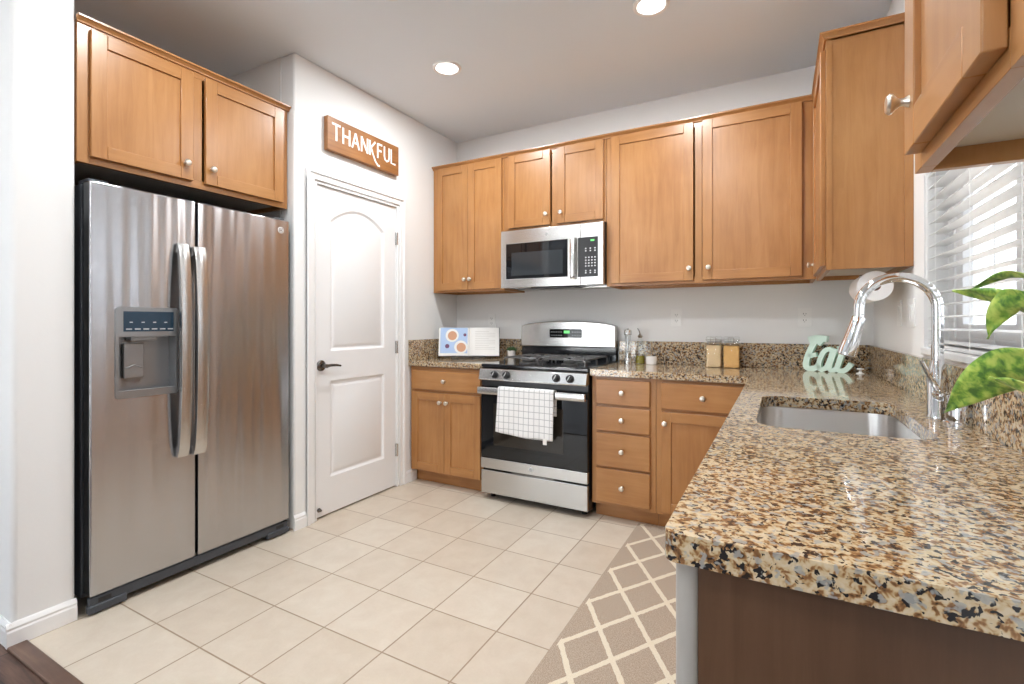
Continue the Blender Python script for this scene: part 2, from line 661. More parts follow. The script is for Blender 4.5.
# the partition to the left of the fridge and the dining room beyond
struct(MB().box(-3.0, -0.04, -2.79, -2.6, 0, H).build('wall_partition', 'wall_paint', bev=0.018, seg=4))
struct(MB().box(-3.12, -3.0, -7.5, -2.6, 0, H).build('wall_dining', 'wall_paint'))
WY0, WY1, WZ0, WZ1 = -2.36, -1.13, 1.1, 2.12
b = MB(face_w(W + 0.14))
b.plate(rect(-7.5, 0, 0, H), [rect(WY0, WY1, WZ0, WZ1)], 0, 0.14)
struct(b.build('wall_right', 'wall_paint'))
b = MB(lambda u, o, z: (u, -7.6 + o, z))
b.plate([(-3.12, 0), (-2.5, 0), (-2.5, 2.1), (-0.1, 2.1), (-0.1, 0), (3.07, 0), (3.07, H), (-3.12, H)], [], 0, 0.1)
struct(b.build('wall_rear', 'wall_paint'))

# window over the sink
b = MB(face_w(W + 0.115))
b.plate(rect(WY0, WY1, WZ0, WZ1), [rect(WY0 + 0.045, -1.77, WZ0 + 0.045, WZ1 - 0.045), rect(-1.72, WY1 - 0.06, WZ0 + 0.045, WZ1 - 0.045)], 0, 0.045)
wf = struct(b.build('window_1', 'white_trim', bev=0.003), 'white sliding window over the sink behind blinds')
b = MB(face_w(W + 0.108))
b.plate(rect(-1.764, WY1 - 0.048, WZ0 + 0.041, WZ1 - 0.041), [rect(-1.712, WY1 - 0.125, WZ0 + 0.09, WZ1 - 0.09)], 0, 0.03)
b.build('sash', 'white_trim', wf, bev=0.003)
MB().box(W + 0.096, W + 0.1, WY0 + 0.04, WY1 - 0.05, WZ0 + 0.04, WZ1 - 0.04).build('glass_pane', 'glass', wf)
MB().box(W - 0.012, W + 0.07, WY0 - 0.01, WY1 + 0.005, WZ0 - 0.022, WZ0 + 0.002).build('sill', 'white_trim', wf, bev=0.004)

# patio doors of the dining side (behind the camera; they light the room)
b = MB(lambda u, o, z: (u, -7.56 + o, z))
b.plate(rect(-2.5, -0.1, 0, 2.1), [rect(-2.42, -1.34, 0.08, 2.02), rect(-1.26, -0.18, 0.08, 2.02)], 0, 0.06)
wf2 = struct(b.build('window_2', 'white_trim', bev=0.003))
MB().box(-2.45, -0.15, -7.535, -7.53, 0.05, 2.05).build('glass_pane', 'glass', wf2)
# outside ground, and unseen pieces added to dim the sink window
struct(MB().box(-30, 3.2, -40, 30, -0.3, -0.2).build('ground', 'concrete'))
struct(MB().box(3.2, 40, -40, 30, -0.3, -0.2).build('ground', 'low_bounce_ground'))  # dark ground added to cut the bounce onto the blind slats
struct(MB().box(6.4, 6.6, -14, 22, -0.2, 5.4).build('wall_sky_block', 'sky_block_grey'))  # unseen wall added to block sky so the slats stay grey
struct(MB().box(3.07, 3.75, -7.6, 0.3, 2.62, 2.72).build('trim_sky_block', 'white_trim'), 'added unseen overhang that keeps high sky off the sink window')  # overhang added to block the high sky above the blind


def baseboard(name, T, u0, u1):
    b = MB(T)
    prof = [(0, 0.0), (0.014, 0.0), (0.014, 0.055), (0.011, 0.062), (0.0125, 0.07), (0.007, 0.082), (0.004, 0.086), (0, 0.086)]
    b.rings([[(u, o, z) for o, z in prof] for u in (u0, u1)])
    return struct(b.build(name, 'white_trim', smooth=20))


baseboard('baseboard_left', face_e(0), -1.625, -1.545)
baseboard('baseboard_corner', face_e(0), -0.674, -0.55)
baseboard('baseboard_partition', face_e(-0.04), -2.8055, -2.6)
baseboard('baseboard_alcove', lambda u, o, z: (u, -2.79 - o, z), -3.0, -0.031)
baseboard('baseboard_right', face_w(W), -7.5, -2.85)

# ------------------------------------------------------------------ pantry door
b = MB(face_e(0))
CW = 0.066
for seg in ('l', 'r', 't'):
    lay = [(0, 0.0, 0.016), (0.018, 0.0, 0.010)]
    if seg == 'l':
        b.box(DY0 - CW, DY0 - 0.01, 0, 0.012, 0, DZ + 0.01)
        b.box(DY0 - CW, DY0 - CW + 0.022, 0, 0.02, 0, DZ + CW)
    elif seg == 'r':
        b.box(DY1 + 0.01, DY1 + CW, 0, 0.012, 0, DZ + 0.01)
        b.box(DY1 + CW - 0.022, DY1 + CW, 0, 0.02, 0, DZ + CW)
    else:
        b.box(DY0 - CW + 0.02, DY1 + CW - 0.02, 0, 0.012, DZ - 0.005 + 0.012, DZ + CW)
        b.box(DY0 - CW + 0.02, DY1 + CW - 0.02, 0, 0.02, DZ + CW - 0.022, DZ + CW)
# jamb
b.box(DY0, DY0 + 0.012, -0.12, 0.004, 0, DZ)
b.box(DY1 - 0.012, DY1, -0.12, 0.004, 0, DZ)
b.box(DY0 + 0.012, DY1 - 0.012, -0.12, 0.004, DZ - 0.012, DZ)
struct(b.build('trim_2', 'white_trim', bev=0.003), 'white moulded casing around the pantry door')

D0, D1 = DY0 + 0.015, DY1 - 0.015
arch = []
PU0, PU1 = -1.352, -0.878
for k in range(17):
    t = k / 16
    arch.append((PU1 + (PU0 - PU1) * t, 1.835 + 0.1 * math.sin(PI * t) ** 0.85))
up_panel = [(PU0, 1.02), (PU1, 1.02)] + arch
lo_panel = rect(PU0, PU1, 0.235, 0.835)
b = MB(face_e(-0.045))
TH = 0.035
b.plate(rect(D0, D1, 0.012, 2.035), [up_panel, lo_panel], 0, TH)


def inset(lp, d):
    n = len(lp)
    out = []
    for i in range(n):
        p0, p, p1 = Vector(lp[i - 1]), Vector(lp[i]), Vector(lp[(i + 1) % n])
        e0, e1 = (p - p0).normalized(), (p1 - p).normalized()
        n0, n1 = Vector((-e0.y, e0.x)), Vector((-e1.y, e1.x))
        m = (n0 + n1)
        m = m / max(m.dot(m) / 2, 0.3)
        out.append(tuple(p + m * d))
    return out


for lp in (up_panel, lo_panel):
    b.rings([[(u, o, z) for u, z in inset(lp, d)] for d, o in ((0, TH), (0.006, TH - 0.004), (0.014, TH - 0.010), (0.024, TH - 0.011), (0.045, TH - 0.002))], True, False)
    lpi = inset(lp, 0.045)
    vs = [b.v((u, TH - 0.002, z)) for u, z in lpi]
    b.f(vs)
bmesh.ops.remove_doubles(b.bm, verts=b.bm.verts[:], dist=1e-5)
door = struct(b.build('door_1', 'door_paint', smooth=25), 'white two panel pantry door with an arched upper panel')
b = MB(face_e(-0.01))
b = MB()
b.lathe((-0.01, -1.425, 0.934), (1, 0, 0), [(0.033, 0), (0.033, 0.006), (0.027, 0.011), (0.012, 0.013), (0.0105, 0.042), (0.012, 0.044), (0.012, 0.058), (0.002, 0.060)])
b.tube(spline([(0.042, -1.425, 0.934), (0.044, -1.39, 0.936), (0.043, -1.35, 0.934), (0.040, -1.315, 0.928)], 6), 0.008, 10, rads=[0.0105 - 0.004 * i / 18 for i in range(19)])
tag(b.build('door_handle', 'dark_nickel', door), 'dark lever handle on a round rose', None)
for z in (1.81, 1.02, 0.27):
    b = MB()
    b.cyl((0.002, DY1 - 0.013, z - 0.045), (0.002, DY1 - 0.013, z + 0.045), 0.007)
    b.box(-0.0095, -0.004, DY1 - 0.024, DY1 - 0.014, z - 0.045, z + 0.045)
    b.build('hinge', 'steel_smooth', door)
b = MB()
b.lathe((-0.01, -1.44, 0.055), (1, 0, 0), [(0.013, 0), (0.013, 0.006), (0.008, 0.012), (0.008, 0.02), (0.001, 0.022)], 14)
b.build('door_stop', 'dark_nickel', door)

# ------------------------------------------------------------------ cabinets
def knob(parent, T, u, z, o0):
    b = MB()
    p0, p1 = Vector(T(u, o0, z)), Vector(T(u, o0 + 1, z))
    b.lathe(p0, p1 - p0, [(0.0095, 0), (0.0085, 0.002), (0.0055, 0.007), (0.0055, 0.012), (0.0085, 0.016), (0.0145, 0.021), (0.0155, 0.0245), (0.012, 0.0285), (0.001, 0.030)], 18)
    return b.build('knob', 'satin_nickel', parent)


def shaker(parent, T, u0, u1, z0, z1, horiz, kn=None, sw=0.056, th=0.02, o0=0.0):
    b = MB(T)
    g = 0.0004
    b.box(u0, u0 + sw, o0, o0 + th, z0, z1)
    b.box(u1 - sw, u1, o0, o0 + th, z0, z1)
    b.box(u0 + sw - 0.004, u1 - sw + 0.004, o0 + 0.003, o0 + th - 0.009, z0 + sw - 0.004, z1 - sw + 0.004)
    b.mi = 1
    b.box(u0 + sw + g, u1 - sw - g, o0, o0 + th, z0, z0 + sw)
    b.box(u0 + sw + g, u1 - sw - g, o0, o0 + th, z1 - sw, z1)
    d = b.build('door', ['maple_z', 'maple_' + horiz], parent, bev=0.0018)
    if kn:
        knob(d, T, kn[0], kn[1], o0 + th - 0.001)
    return d


def drawer(parent, T, u0, u1, z0, z1, horiz, th=0.02):
    b = MB(T)
    b.box(u0, u1, 0, th, z0, z1)
    d = b.build('drawer', ['maple_' + horiz], parent, bev=0.004, seg=3)
    knob(d, T, (u0 + u1) / 2, (z0 + z1) / 2, th - 0.001)
    return d


def upper_body(parent, T, u0, u1, z0, z1, depth, horiz, inner=None, rec=0.022, fr=0.04):
    """open-bottom carcass: sides, face frame, recessed bottom, back"""
    b = MB(T)
    t = 0.016
    b.box(u0, u0 + t, -depth, -0.0195, z0, z1)
    b.box(u1 - t, u1, -depth, -0.0195, z0, z1)
    b.box(u0, u1, -depth, -0.0195, z1 - t, z1)
    b.box(u0 + t, u1 - t, -depth, -depth + 0.012, z0, z1 - t)
    # face frame
    fw = 0.04
    b.box(u0, u0 + fw, -0.019, 0, z0, z1)
    b.box(u1 - fr, u1, -0.019, 0, z0, z1)
    b.mi = 1
    b.box(u0 + fw, u1 - fr, -0.019, 0, z0, z0 + fw)
    b.box(u0 + fw, u1 - fr, -0.019, 0, z1 - fw, z1)
    if inner:
        b.mi = 0
        for q in inner:
            b.box(q - fw / 2, q + fw / 2, -0.019, 0, z0 + fw, z1 - fw)
    b.mi = 2
    b.box(u0 + t, u1 - t, -depth + 0.012, -0.0195, z0 + rec, z0 + rec + 0.012)
    return b.build('body', ['maple_z', 'maple_' + horiz, 'cabinet_inside'], parent, bev=0.0008)


UZ0, UZ1 = 1.437, 2.43
# 1: over the left counter
S = face_s(-0.33)
c = thing('upper_cabinet', (0.34, -0.165, UZ0), 'tall narrow two door wall cabinet in the corner beside the microwave', 'cabinet', 'maple wall cabinets')
upper_body(c, S, 0.004, 0.66, UZ0, UZ1, 0.328, 'x')
shaker(c, S, 0.046, 0.3445, 1.453, 2.417, 'x', (0.322, 1.531))
shaker(c, S, 0.3475, 0.644, 1.453, 2.417, 'x', (0.371, 1.531))
# 2: over the microwave
c = thing('upper_cabinet', (1.05, -0.165, 1.868), 'short two door wall cabinet right above the microwave', 'cabinet', 'maple wall cabinets')
upper_body(c, S, 0.662, 1.44, 1.868, UZ1, 0.328, 'x', [1.064])
shaker(c, S, 0.70, 1.037, 1.888, 2.417, 'x', (1.010, 1.962))
shaker(c, S, 1.092, 1.423, 1.888, 2.417, 'x', (1.122, 1.962))
# 3: wide, right of the microwave
c = thing('upper_cabinet', (2.0, -0.165, UZ0), 'wide wall cabinet with two large doors right of the microwave', 'cabinet', 'maple wall cabinets')
upper_body(c, S, 1.442, 2.627, UZ0, UZ1, 0.328, 'x', [2.017], fr=0.085)
shaker(c, S, 1.477, 1.99, 1.455, 2.417, 'x', (1.968, 1.528))
shaker(c, S, 2.042, 2.560, 1.455, 2.417, 'x', (2.078, 1.528))
# 4: on the right wall, corner to window
Wt = face_w(2.628)
c = thing('upper_cabinet', (2.77, -0.65, 1.425), 'wall cabinet beside the window showing its bare side panel above paper towel', 'cabinet', 'maple wall cabinets')
upper_body(c, Wt, -0.97, -0.334, 1.425, UZ1, 0.298, 'y', fr=0.085)
shaker(c, Wt, -0.955, -0.40, 1.445, 2.385, 'y', (-0.43, 1.505))
b = MB()
b.box(2.628, 2.65, -0.9745, -0.97, 1.425, 2.418)
b.box(2.897, 2.926, -0.9745, -0.97, 1.425, 2.418)
b.build('end_stile', 'maple_z', c, bev=0.0006)
# 5: near, right of the window
Wn = face_w(2.642)
c = thing('upper_cabinet', (2.78, -2.69, 1.432), 'nearest wall cabinet cut off by the top right corner of the photo', 'cabinet', 'maple wall cabinets')
upper_body(c, Wn, -2.9, -2.49, 1.432, 2.43, 0.283, 'y', rec=0.03)
shaker(c, Wn, -2.858, -2.53, 1.453, 2.417, 'y', (-2.558, 1.526))
# crown running along the back wall and returning along the right wall
prof = [(0.0, 0.0), (0.007, 0.0), (0.008, 0.006), (0.014, 0.012), (0.021, 0.018), (0.024, 0.019), (0.024, 0.027), (0.0, 0.027)]
b = MB()
zc = 2.4185
def crown_ring(px, py, dx, dy, mit=1.0):
    return [(px + dx * o, py + dy * o, zc + z) for o, z in prof]
b.rings([crown_ring(0.002, -0.3305, 0, -1), crown_ring(2.6275, -0.3305, -1, -1), crown_ring(2.6275, -0.9755, -1, -1), crown_ring(2.9265, -0.9755, 0, -1)])
tag(b.build('crown_molding', 'maple_x', smooth=25), 'continuous wooden crown strip along the tops of the back and right wall cabinets', 'molding')

# fridge cabinet
E_ = face_e(-0.045)
c = thing('upper_cabinet', (-0.2, -2.11, 1.853), 'two door cabinet above the refrigerator with its own crown strip', 'cabinet', 'maple wall cabinets')
upper_body(c, E_, -2.595, -1.632, 1.853, 2.43, 0.6, 'y', [-2.126])
shaker(c, E_, -2.555, -2.156, 1.880, 2.402, 'y', (-2.192, 1.956))
shaker(c, E_, -2.098, -1.667, 1.880, 2.402, 'y', (-2.070, 1.956))
b = MB(E_)
b.rings([[(u, o + 0.0, zc + 0.0 + z) for o, z in prof] for u in (-2.598, -1.622)])
b.build('crown', 'maple_y', c, smooth=25)

# base cabinets
def base_body(parent, T, u0, u1, horiz, depth=0.60, mids=(), rails=(), toe=True):
    b = MB(T)
    z0, z1 = 0.095, 0.873
    t = 0.016
    b.box(u0, u0 + t, -depth, -0.0195, z0, z1)
    b.box(u1 - t, u1, -depth, -0.0195, z0, z1)
    b.box(u0 + t, u1 - t, -depth, -0.0195, z0, z0 + t)
    b.box(u0 + t, u1 - t, -depth, -depth + 0.01, z0, z1)
    fw = 0.035
    b.box(u0, u0 + fw, -0.019, 0, z0, z1)
    b.box(u1 - fw, u1, -0.019, 0, z0, z1)
    for q in mids:
        b.box(q - 0.018, q + 0.018, -0.019, -0.0005, z0 + fw, z1 - fw)
    b.mi = 1
    for z in [z0, z1 - 0.04] + [r - 0.018 for r in rails]:
        b.box(u0 + fw, u1 - fw, -0.019, -0.0002, z, z + 0.036)
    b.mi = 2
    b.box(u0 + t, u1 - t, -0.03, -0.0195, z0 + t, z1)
    b.mi = 1
    b.box(u0, u1, -0.09, -0.07, 0, z0)
    return b.build('body', ['maple_z', 'maple_' + horiz, 'cabinet_shadow'], parent, bev=0.0008)


B = face_s(-0.61)
c = thing('base_cabinet', (0.34, -0.3, 0), 'base cabinet left of the stove with one drawer over two doors', 'cabinet', 'maple base cabinets')
base_body(c, B, 0.008, 0.653, 'x', rails=(0.693,))
drawer(c, B, 0.028, 0.637, 0.705, 0.843, 'x')
shaker(c, B, 0.028, 0.3265, 0.108, 0.685, 'x', (0.298, 0.619))
shaker(c, B, 0.3295, 0.637, 0.108, 0.685, 'x', (0.356, 0.619))
c = thing('base_cabinet', (1.63, -0.3, 0), 'stack of four drawers directly right of the stove', 'cabinet', 'maple base cabinets')
base_body(c, B, 1.440, 1.825, 'x', rails=(0.697, 0.539, 0.325))
for z0, z1 in ((0.706, 0.855), (0.547, 0.690), (0.332, 0.532), (0.115, 0.318)):
    drawer(c, B, 1.470, 1.794, z0, z1, 'x')
c = thing('base_cabinet', (2.07, -0.3, 0), 'corner base cabinet with a drawer above one door beside the counter bend', 'cabinet', 'maple base cabinets')
base_body(c, B, 1.827, 2.335, 'x', rails=(0.697,))
drawer(c, B, 1.857, 2.308, 0.706, 0.855, 'x')
shaker(c, B, 1.857, 2.308, 0.115, 0.688, 'x', (1.880, 0.625))
# sink run along the right wall
Pn = face_w(2.345)
c = thing('base_cabinet', (2.63, -1.7, 0), 'sink run cabinet ending in a dark veneer panel nearest the camera', 'cabinet', 'maple base cabinets')
b = MB(Pn)
b.box(-2.762, -0.70, -0.02, 0, 0.095, 0.865)
b.mi = 1
b.box(-2.762, -0.62, -0.09, -0.07, 0, 0.095)
b.box(-2.762, -0.62, -0.575, -0.56, 0, 0.865)
b.build('body', ['maple_z', 'maple_y'], c, bev=0.001)
for u0, u1 in ((-2.74, -2.33), (-2.31, -1.98), (-1.69, -1.36), (-1.34, -0.76)):
    shaker(c, Pn, u0, u1, 0.115, 0.845, 'y', (u1 - 0.03, 0.62))
shaker(c, Pn, -1.97, -1.70, 0.115, 0.845, 'y', (-1.73, 0.62))
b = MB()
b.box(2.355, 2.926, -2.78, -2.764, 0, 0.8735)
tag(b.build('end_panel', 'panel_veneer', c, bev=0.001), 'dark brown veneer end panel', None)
b = MB()
b.tube([(2.3405, -2.774, 0), (2.3405, -2.774, 0.873)], 0.0150, 18)
tag(b.build('corner_bead', 'corner_bead', c), 'grey rounded corner strip', None)

# ------------------------------------------------------------------ countertops
CT0, CT1 = 0.874, 0.914
def flat(u, o, z):
    return (u, z, o)
SPH = 1.067
b = MB(flat)
b.plate([(0.002, -0.637), (0.657, -0.637), (0.657, -0.002), (0.002, -0.002)], [], CT0, CT1)
ct = tag(b.build('countertop', 'granite', bev=0.006, seg=3), 'short granite counter left of the stove under the cookbook', 'countertop', 'granite counters')
def splash(x0, x1, y0, y1, label):
    tag(MB().box(x0, x1, y0, y1, CT1, SPH).build('backsplash', 'granite', bev=0.002), label, 'backsplash', 'granite backsplash strips')


splash(0.002, 0.657, -0.021, -0.002, 'short granite backsplash strip behind the cookbook on the back wall')
splash(0.002, 0.021, -0.635, -0.0215, 'granite backsplash strip on the side wall next to the pantry door')
PX, PY = 2.314, -2.808
b = MB(flat)
rc = 0.018
outer = [(1.434, -0.002), (1.434, -0.637), (PX, -0.637)]
outer += [(PX + rc - rc * math.cos(t), PY + rc - rc * math.sin(t)) for t in [PI / 2 * k / 5 for k in range(6)]]
outer += [(W - 0.002, PY), (W - 0.002, -0.002)]
SX0, SX1, SY0, SY1 = 2.393, 2.795, -1.985, -1.345
b.plate(outer, [rrect(SX0, SX1, SY0, SY1, 0.075, 8)], CT0, CT1)
ct2 = tag(b.build('countertop', 'granite', bev=0.007, seg=3), 'long L-shaped granite counter holding the sink and running toward the camera', 'countertop', 'granite counters')
splash(1.434, 2.9055, -0.021, -0.002, 'granite backsplash strip behind the glass jars and mint letters')
splash(2.906, 2.925, -2.806, -0.002, 'long granite backsplash strip under the window behind the faucet')

# ------------------------------------------------------------------ sink
c = thing('sink', (2.6, -1.665, 0.69), 'single bowl stainless steel undermount sink set in the granite', 'sink')
b = MB()
rings = []
for d, z, r in ((-0.02, 0.8725, 0.085), (-0.004, 0.8725, 0.078), (-0.002, 0.868, 0.076), (0.0, 0.72, 0.07), (0.012, 0.695, 0.06), (0.035, 0.684, 0.05)):
    rings.append([(u, v_, z) for u, v_ in rrect(SX0 + d, SX1 - d, SY0 + d, SY1 - d, r, 8)])
b.rings(rings, True, False)
vs = [b.v(p) for p in rings[-1]]
b.f(vs)
bmesh.ops.remove_doubles(b.bm, verts=b.bm.verts[:], dist=1e-5)
b.build('basin', 'sink_steel', c, smooth=40, solid=-0.0015)
b = MB()
b.lathe((2.6, -1.66, 0.684), (0, 0, 1), [(0.045, 0.0), (0.045, 0.003), (0.036, 0.004), (0.033, -0.004 + 0.006), (0.001, 0.002)], 24)
b.build('drain', 'chrome', c)

# ------------------------------------------------------------------ faucet
FX, FY = 2.862, -1.61
c = thing('faucet', (FX, FY, CT1), 'tall chrome gooseneck pull-down faucet behind the sink', 'faucet')
b = MB()
b.lathe((FX, FY, CT1), (0, 0, 1), [(0.028, 0), (0.028, 0.006), (0.026, 0.012), (0.026, 0.115), (0.0225, 0.124), (0.02, 0.15), (0.0165, 0.165), (0.0155, 0.17)], 24)
b.build('base', 'chrome', c)
R = 0.096
pts = [(FX, FY, 1.07), (FX, FY, 1.12), (FX, FY, 1.17), (FX, FY, 1.215)]
for k in range(1, 25):
    t = PI * k / 24
    pts.append((FX - R + R * math.cos(t), FY, 1.238 + R * math.sin(t)))
pts.append((FX - 2 * R, FY, 1.222))
pts.append((FX - 2 * R - 0.001, FY, 1.208))
b = MB()
b.tube(pts, 0.0150, 16)
b.build('spout', 'chrome', c)
b = MB()
b.lathe((FX - 2 * R + 0.001, FY, 1.214), (-0.27, -0.02, -1), [(0.0165, 0), (0.0185, 0.004), (0.019, 0.03), (0.0225, 0.075), (0.0265, 0.108), (0.026, 0.124), (0.02, 0.128), (0.001, 0.128)], 22)
b.build('spray_head', 'chrome', c)
b = MB()
b.lathe((FX, FY - 0.015, 0.985), (0.05, -1, 0), [(0.018, 0), (0.018, 0.022), (0.0165, 0.03), (0.001, 0.033)], 18)
b.tube(spline([(FX, FY - 0.036, 0.985), (FX - 0.012, FY - 0.043, 1.008), (FX - 0.03, FY - 0.047, 1.045), (FX - 0.048, FY - 0.049, 1.085)], 5), 0.006, 10, rads=[0.009 - 0.0035 * i / 15 for i in range(16)])
b.build('lever', 'chrome', c)
b = MB()
b.lathe((2.886, -1.712, CT1), (0, 0, 1), [(0.035, 0), (0.035, 0.007), (0.030, 0.010), (0.029, 0.07), (0.026, 0.079), (0.015, 0.085), (0.001, 0.086)], 22)
tag(b.build('air_gap', 'chrome'), 'short chrome cylinder cap on the counter just in front of the faucet', 'air gap')

# white little stopper beside the Eat letters
b = MB()
b.lathe((2.842, -0.19, CT1), (0, 0, 1), [(0.019, 0), (0.019, 0.004), (0.008, 0.008), (0.006, 0.02), (0.017, 0.024), (0.017, 0.03), (0.001, 0.032)], 18)
tag(b.build('sink_stopper', 'ceramic_white'), 'tiny white stopper on the counter right of the mint letters', 'stopper')

# ------------------------------------------------------------------ refrigerator
FY0, FYS0, FYS1, FY1 = -2.569, -2.160, -2.149, -1.653
FZ0, FZ1 = 0.078, 1.776
c = thing('refrigerator', (-0.35, -2.11, 0), 'stainless side-by-side refrigerator with a water dispenser in the left door', 'refrigerator')
b = MB()
b.box(-0.80, -0.072, FY0 - 0.004, FY1 + 0.002, 0.06, 1.768)
b.box(-0.072, -0.064, FY0 + 0.004, FY1 - 0.004, 0.08, 1.762)
b.build('body', 'appliance_grey', c, bev=0.004)
DU0, DU1, DZ0, DZ1 = -2.484, -2.238, 0.872, 1.263
b = MB(face_e(-0.062))
b.plate(rect(FY0, FYS0, FZ0, FZ1), [rrect(DU0 + 0.008, DU1 - 0.008, DZ0 + 0.008, DZ1 - 0.008, 0.012, 4)], 0, 0.062)
fd = b.build('freezer_door', 'fridge_steel', c, bev=0.006, seg=3)
b = MB(face_e(-0.062))
b.plate(rect(FYS1, FY1, FZ0, FZ1), [], 0, 0.062)
rd = b.build('fresh_food_door', 'fridge_steel', c, bev=0.006, seg=3)


def bow_handle(parent, T, u0, u1, z0, z1, om, th, mat_, name='handle'):
    b = MB(T)
    n = 28
    rings = []
    for k in range(n + 1):
        t = k / n
        z = z0 + (z1 - z0) * t
        q = 1 - (2 * t - 1) ** 2
        o = 0.026 + (om - 0.026) * (q ** 0.5)
        rings.append([(u0, o - th, z), (u0, o - 0.002, z), (u0 + 0.004, o, z), (u1 - 0.004, o, z), (u1, o - 0.002, z), (u1, o - th, z)])
    b.rings(rings)
    b.box(u0 + 0.006, u1 - 0.006, -0.002, 0.02, z0 + 0.004, z0 + 0.04)
    b.box(u0 + 0.006, u1 - 0.006, -0.002, 0.02, z1 - 0.04, z1 - 0.004)
    return b.build(name, mat_, parent, smooth=40)


bow_handle(fd, face_e(0), -2.252, -2.206, 0.575, 1.562, 0.062, 0.02, 'steel')
bow_handle(rd, face_e(0), -2.182, -2.128, 0.572, 1.556, 0.062, 0.02, 'steel')
# dispenser
b = MB(face_e(0))
b.plate(rrect(DU0, DU1, DZ0, DZ1, 0.014, 4), [rect(DU0 + 0.012, DU1 - 0.012, 0.905, 1.135)], -0.006, 0.005)
disp = b.build('dispenser', 'dispenser_grey', fd, bev=0.0015)
b = MB(face_e(0))
u0, u1 = DU0 + 0.012, DU1 - 0.012
b.box(u0, u1, -0.058, -0.055, 0.895, 1.14)
b.box(u0 - 0.003, u0, -0.058, -0.0062, 0.895, 1.14)
b.box(u1, u1 + 0.003, -0.058, -0.0062, 0.895, 1.14)
b.box(u0, u1, -0.058, -0.0062, 1.136, 1.14)
b.box(u0, u1, -0.058, -0.0062, 0.893, 0.897)
b.build('recess', 'dispenser_grey', disp)
b = MB(face_e(0))
b.box(DU0 + 0.028, DU1 - 0.022, 0.004, 0.0062, 1.158, 1.245)
b.build('control_panel', 'dispenser_panel', disp)
for k in range(6):
    q = DU0 + 0.037 + k * 0.0325
    MB(face_e(0)).box(q, q + 0.022, 0.006, 0.0066, 1.166, 1.171).build('control_mark', 'label_grey', disp)
for k in range(4):
    q = DU0 + 0.05 + k * 0.045
    MB(face_e(0)).box(q, q + 0.012, 0.006, 0.0064, 1.196, 1.2).build('control_mark', 'label_grey', disp)
b = MB(face_e(0))
b.box(DU0 + 0.045, DU0 + 0.12, -0.045, -0.03, 0.955, 1.105)
b.stroke([(DU0 + 0.05, 0.998), (DU0 + 0.065, 1.004), (DU0 + 0.082, 1.012), (DU0 + 0.1, 1.004), (DU0 + 0.115, 0.998)], 0.006, -0.031, -0.027)
b.build('paddle', 'dispenser_grey', disp, bev=0.003)
b = MB(face_e(0))
b.box(DU0 + 0.06, DU0 + 0.16, -0.05, -0.004, 1.118, 1.136)
b.build('nozzle', 'dispenser_grey', disp, bev=0.003)
# badge
def badge(parent, T, u, z, r, o, m='label_white', mm='dark_nickel'):
    b = MB()
    p0, p1 = Vector(T(u, o, z)), Vector(T(u, o + 1, z))
    b.lathe(p0, p1 - p0, [(r, 0), (r, 0.0012), (r * 0.9, 0.002), (0.001, 0.002)], 20)
    q = b.build('badge', m, parent)
    b = MB(T)
    rr = r * 0.72
    b.stroke([(u + rr * math.cos(t), z + rr * math.sin(t)) for t in [2 * PI * k / 20 for k in range(21)]], r * 0.12, o + 0.002, o + 0.0026)
    # monogram
    b.stroke([(u - 0.02 * r, z + 0.34 * r), (u - 0.25 * r, z + 0.42 * r), (u - 0.42 * r, z + 0.1 * r), (u - 0.3 * r, z - 0.32 * r), (u - 0.05 * r, z - 0.22 * r), (u - 0.05 * r, z + 0.02 * r), (u - 0.22 * r, z)], r * 0.14, o + 0.002, o + 0.0026)
    b.stroke([(u + 0.42 * r, z + 0.38 * r), (u + 0.15 * r, z + 0.34 * r), (u + 0.18 * r, z + 0.04 * r), (u + 0.36 * r, z + 0.02 * r), (u + 0.12 * r, z - 0.06 * r), (u + 0.18 * r, z - 0.36 * r), (u + 0.46 * r, z - 0.26 * r)], r * 0.14, o + 0.002, o + 0.0026)
    b.build('monogram', mm, q, smooth=0)


badge(rd, face_e(0), -1.705, 1.715, 0.018, 0.0)
# grille
b = MB(face_e(-0.03))
b.box(FY0 + 0.0, FY1, 0.0, 0.022, 0.028, 0.072)
b.box(FY0 - 0.004, FY0 + 0.13, 0.0, 0.03, 0.008, 0.04)
b.box(FY1 - 0.13, FY1 + 0.002, 0.0, 0.03, 0.008, 0.04)
b.build('grille', 'appliance_grey', c, bev=0.005)
for q in (FY0 + 0.03, FY1 - 0.075):
    MB(face_e(-0.03)).box(q, q + 0.045, 0.018, 0.0235, 0.045, 0.062).build('grille_slot', 'black_plastic', c)
for q in (FY0 + 0.005, FY1 - 0.075):
    MB().box(-0.12, -0.03, q, q + 0.07, 1.768, 1.79).build('hinge_cover', 'appliance_grey', c, bev=0.005)
for q in (FY0 + 0.05, FY1 - 0.05):
    b = MB()
    b.cyl((-0.08, q - 0.015, 0.03), (-0.08, q + 0.015, 0.03), 0.03, seg=16)
    b.build('wheel', 'black_plastic', c)
for q in (FY0 + 0.05, FY1 - 0.08):
    MB().cyl((-0.7, q, 0.03), (-0.7, q + 0.03, 0.03), 0.03, seg=16).build('wheel', 'black_plastic', c)

# ------------------------------------------------------------------ range
RX0, RX1 = 0.663, 1.429
c = thing('gas_range', (1.046, -0.33, 0), 'stainless freestanding gas range with black cooktop and oven door', 'range')
b = MB()
b.box(RX0, RX1, -0.632, -0.012, 0.035, 0.895)
for x in (RX0 + 0.05, RX1 - 0.05):
    for y in (-0.58, -0.08):
        b.cyl((x, y, 0), (x, y, 0.04), 0.018, seg=12)
b.build('body', 'black_enamel', c, bev=0.003)
b = MB()
b.box(RX0 - 0.002, RX1 + 0.002, -0.655, -0.012, 0.8955, 0.919)
b.build('cooktop', 'black_enamel', c, bev=0.006, seg=3)
